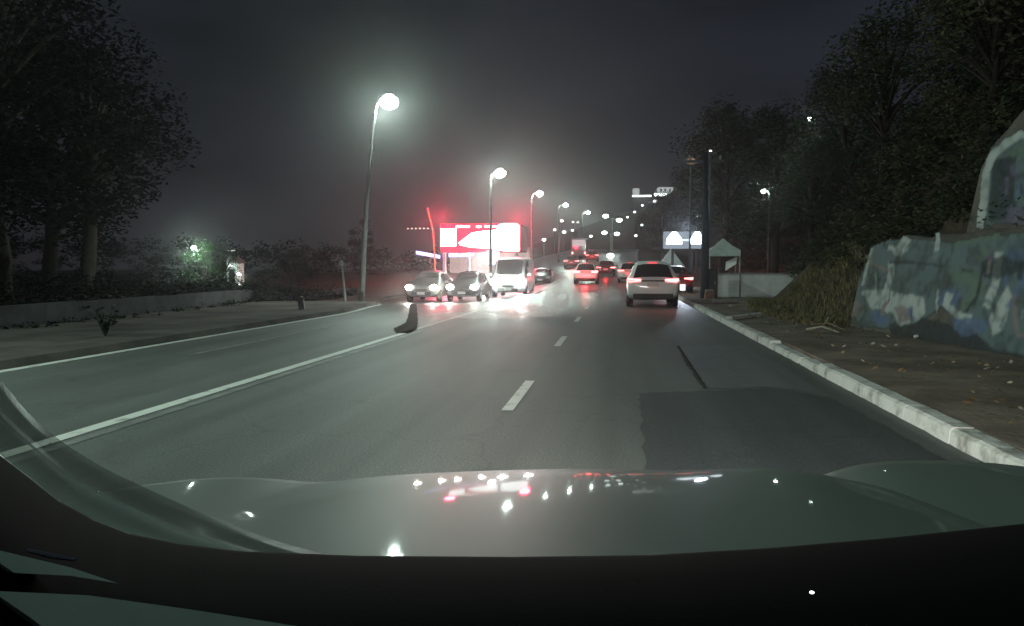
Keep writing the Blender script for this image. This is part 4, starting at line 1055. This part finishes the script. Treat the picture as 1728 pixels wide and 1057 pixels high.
band('dark_reflection_band', [(-60, 575), (4, 656), (39, 699), (79, 735), (130, 770), (177, 798), (225, 821), (330, 868), (480, 925), (640, 965)], [(-60, 640), (4, 711), (51, 754), (99, 794), (128, 812), (158, 829), (215, 858), (290, 892), (400, 930), (520, 965)], 'dark_reflection', .62, .60)
band('pale_reflection_band', [(-60, 644), (4, 715), (51, 758), (99, 798), (128, 816), (158, 833), (215, 861), (290, 895), (400, 933), (520, 968)], [(-60, 716), (4, 770), (51, 806), (99, 845), (128, 862), (158, 877), (217, 900), (300, 930), (380, 955), (460, 980)], 'pale_reflection_band', .58, .56)
# bright piping and vent trim on the dashboard
s = MB(); s.tube([emb(46, 929, .33), emb(90, 939, .33), emb(128, 945, .33)], [.0008, .0011, .0006], 6); s.build('chrome_strip', mat('chrome', (.7, .7, .7), .15, .5, metal=1, var=.05), own).location = (0, -1, 0)
M['trim'] = mat('trim', (.26, .33, .31), .55, .4, var=.25, vs=8)
def pad(name, pts, d, m):
    s = MB(); f = [emb(x, y, d) for x, y in pts]; b = [emb(x, y, d + .012) for x, y in pts]; n = len(f)
    s.poly(f); s.poly(b[::-1])
    for i in range(n): s.quad(f[i], b[i], b[(i + 1) % n], f[(i + 1) % n])
    o = s.build(name, M[m], own, recalc=True); o.location = (0, -1, 0); return o
pad('vent_trim', [(-20, 925), (3, 930), (120, 958), (200, 985), (120, 972), (3, 966), (-20, 965)], .315, 'trim')
pad('lower_trim', [(-20, 995), (3, 998), (150, 1005), (330, 1030), (520, 1060), (520, 1100), (-20, 1100)], .30, 'trim')
s = MB(); s.ball(emb(1370, 1000, .33), .0008, 8, 6, sc=(1.3, 1, .7)); s.build('indicator', M['dot'], own).location = (0, -1, 0)

# ------------------------------------------------------------------ dust blowing low over the lane
s = MB(); rnd = random.Random(5)
for px, py, Y, rx, ry, rz in ((950, 492, 24, .34, .5, .5), (938, 518, 23, .5, .6, .42), (905, 540, 21.5, .65, .7, .16), (850, 545, 21, .95, .7, .11), (780, 549, 20.5, .9, .6, .08)):
    c = at(px, py, Y); c.z = max(c.z, rz + .02); k0 = len(s.v); s.ball(c, 1.0, 20, 12, sc=(rx, ry, rz))
    for i in range(k0, len(s.v)):
        p = Vector(s.v[i]); d = p - c; s.v[i] = tuple(c + d * (1 + .35 * noise.noise(p * 2.4)))
dp = tag(s.build('dust_plume', [], smooth=True), 'pale translucent dust drifting low over the left lane', 'dust', kind='stuff')
m = bpy.data.materials.new('dust'); m.use_nodes = True; t = m.node_tree; t.nodes.clear()
v = nd(t, 'ShaderNodeVolumePrincipled'); v.inputs['Color'].default_value = (.93, .92, .9, 1); v.inputs['Anisotropy'].default_value = .55
dtx = nd(t, 'ShaderNodeTexCoord'); dn = nd(t, 'ShaderNodeTexNoise'); dn.inputs['Scale'].default_value = 1.5; dn.inputs['Detail'].default_value = 3
dr_ = nd(t, 'ShaderNodeMapRange'); dr_.inputs[1].default_value = .36; dr_.inputs[2].default_value = .68; dr_.inputs[3].default_value = .05; dr_.inputs[4].default_value = 1.3
t.links.new(dtx.outputs['Object'], dn.inputs['Vector']); t.links.new(dn.outputs['Fac'], dr_.inputs[0]); t.links.new(dr_.outputs[0], v.inputs['Density'])
o = nd(t, 'ShaderNodeOutputMaterial'); t.links.new(v.outputs[0], o.inputs['Volume']); dp.data.materials.append(m)

# ------------------------------------------------------------------ night haze
s = MB(); s.box((0, 195, 22), (1040, 650, 90))
hz = s.build('haze', [], kind='stuff'); hz['label'] = 'thin night haze over the whole road'; hz['category'] = 'haze'
m = bpy.data.materials.new('haze'); m.use_nodes = True; t = m.node_tree; t.nodes.clear()
v = nd(t, 'ShaderNodeVolumePrincipled'); v.inputs['Color'].default_value = (.95, .96, .97, 1); v.inputs['Density'].default_value = .0011; v.inputs['Anisotropy'].default_value = .9
o = nd(t, 'ShaderNodeOutputMaterial'); t.links.new(v.outputs[0], o.inputs['Volume'])
hz.data.materials.append(m)
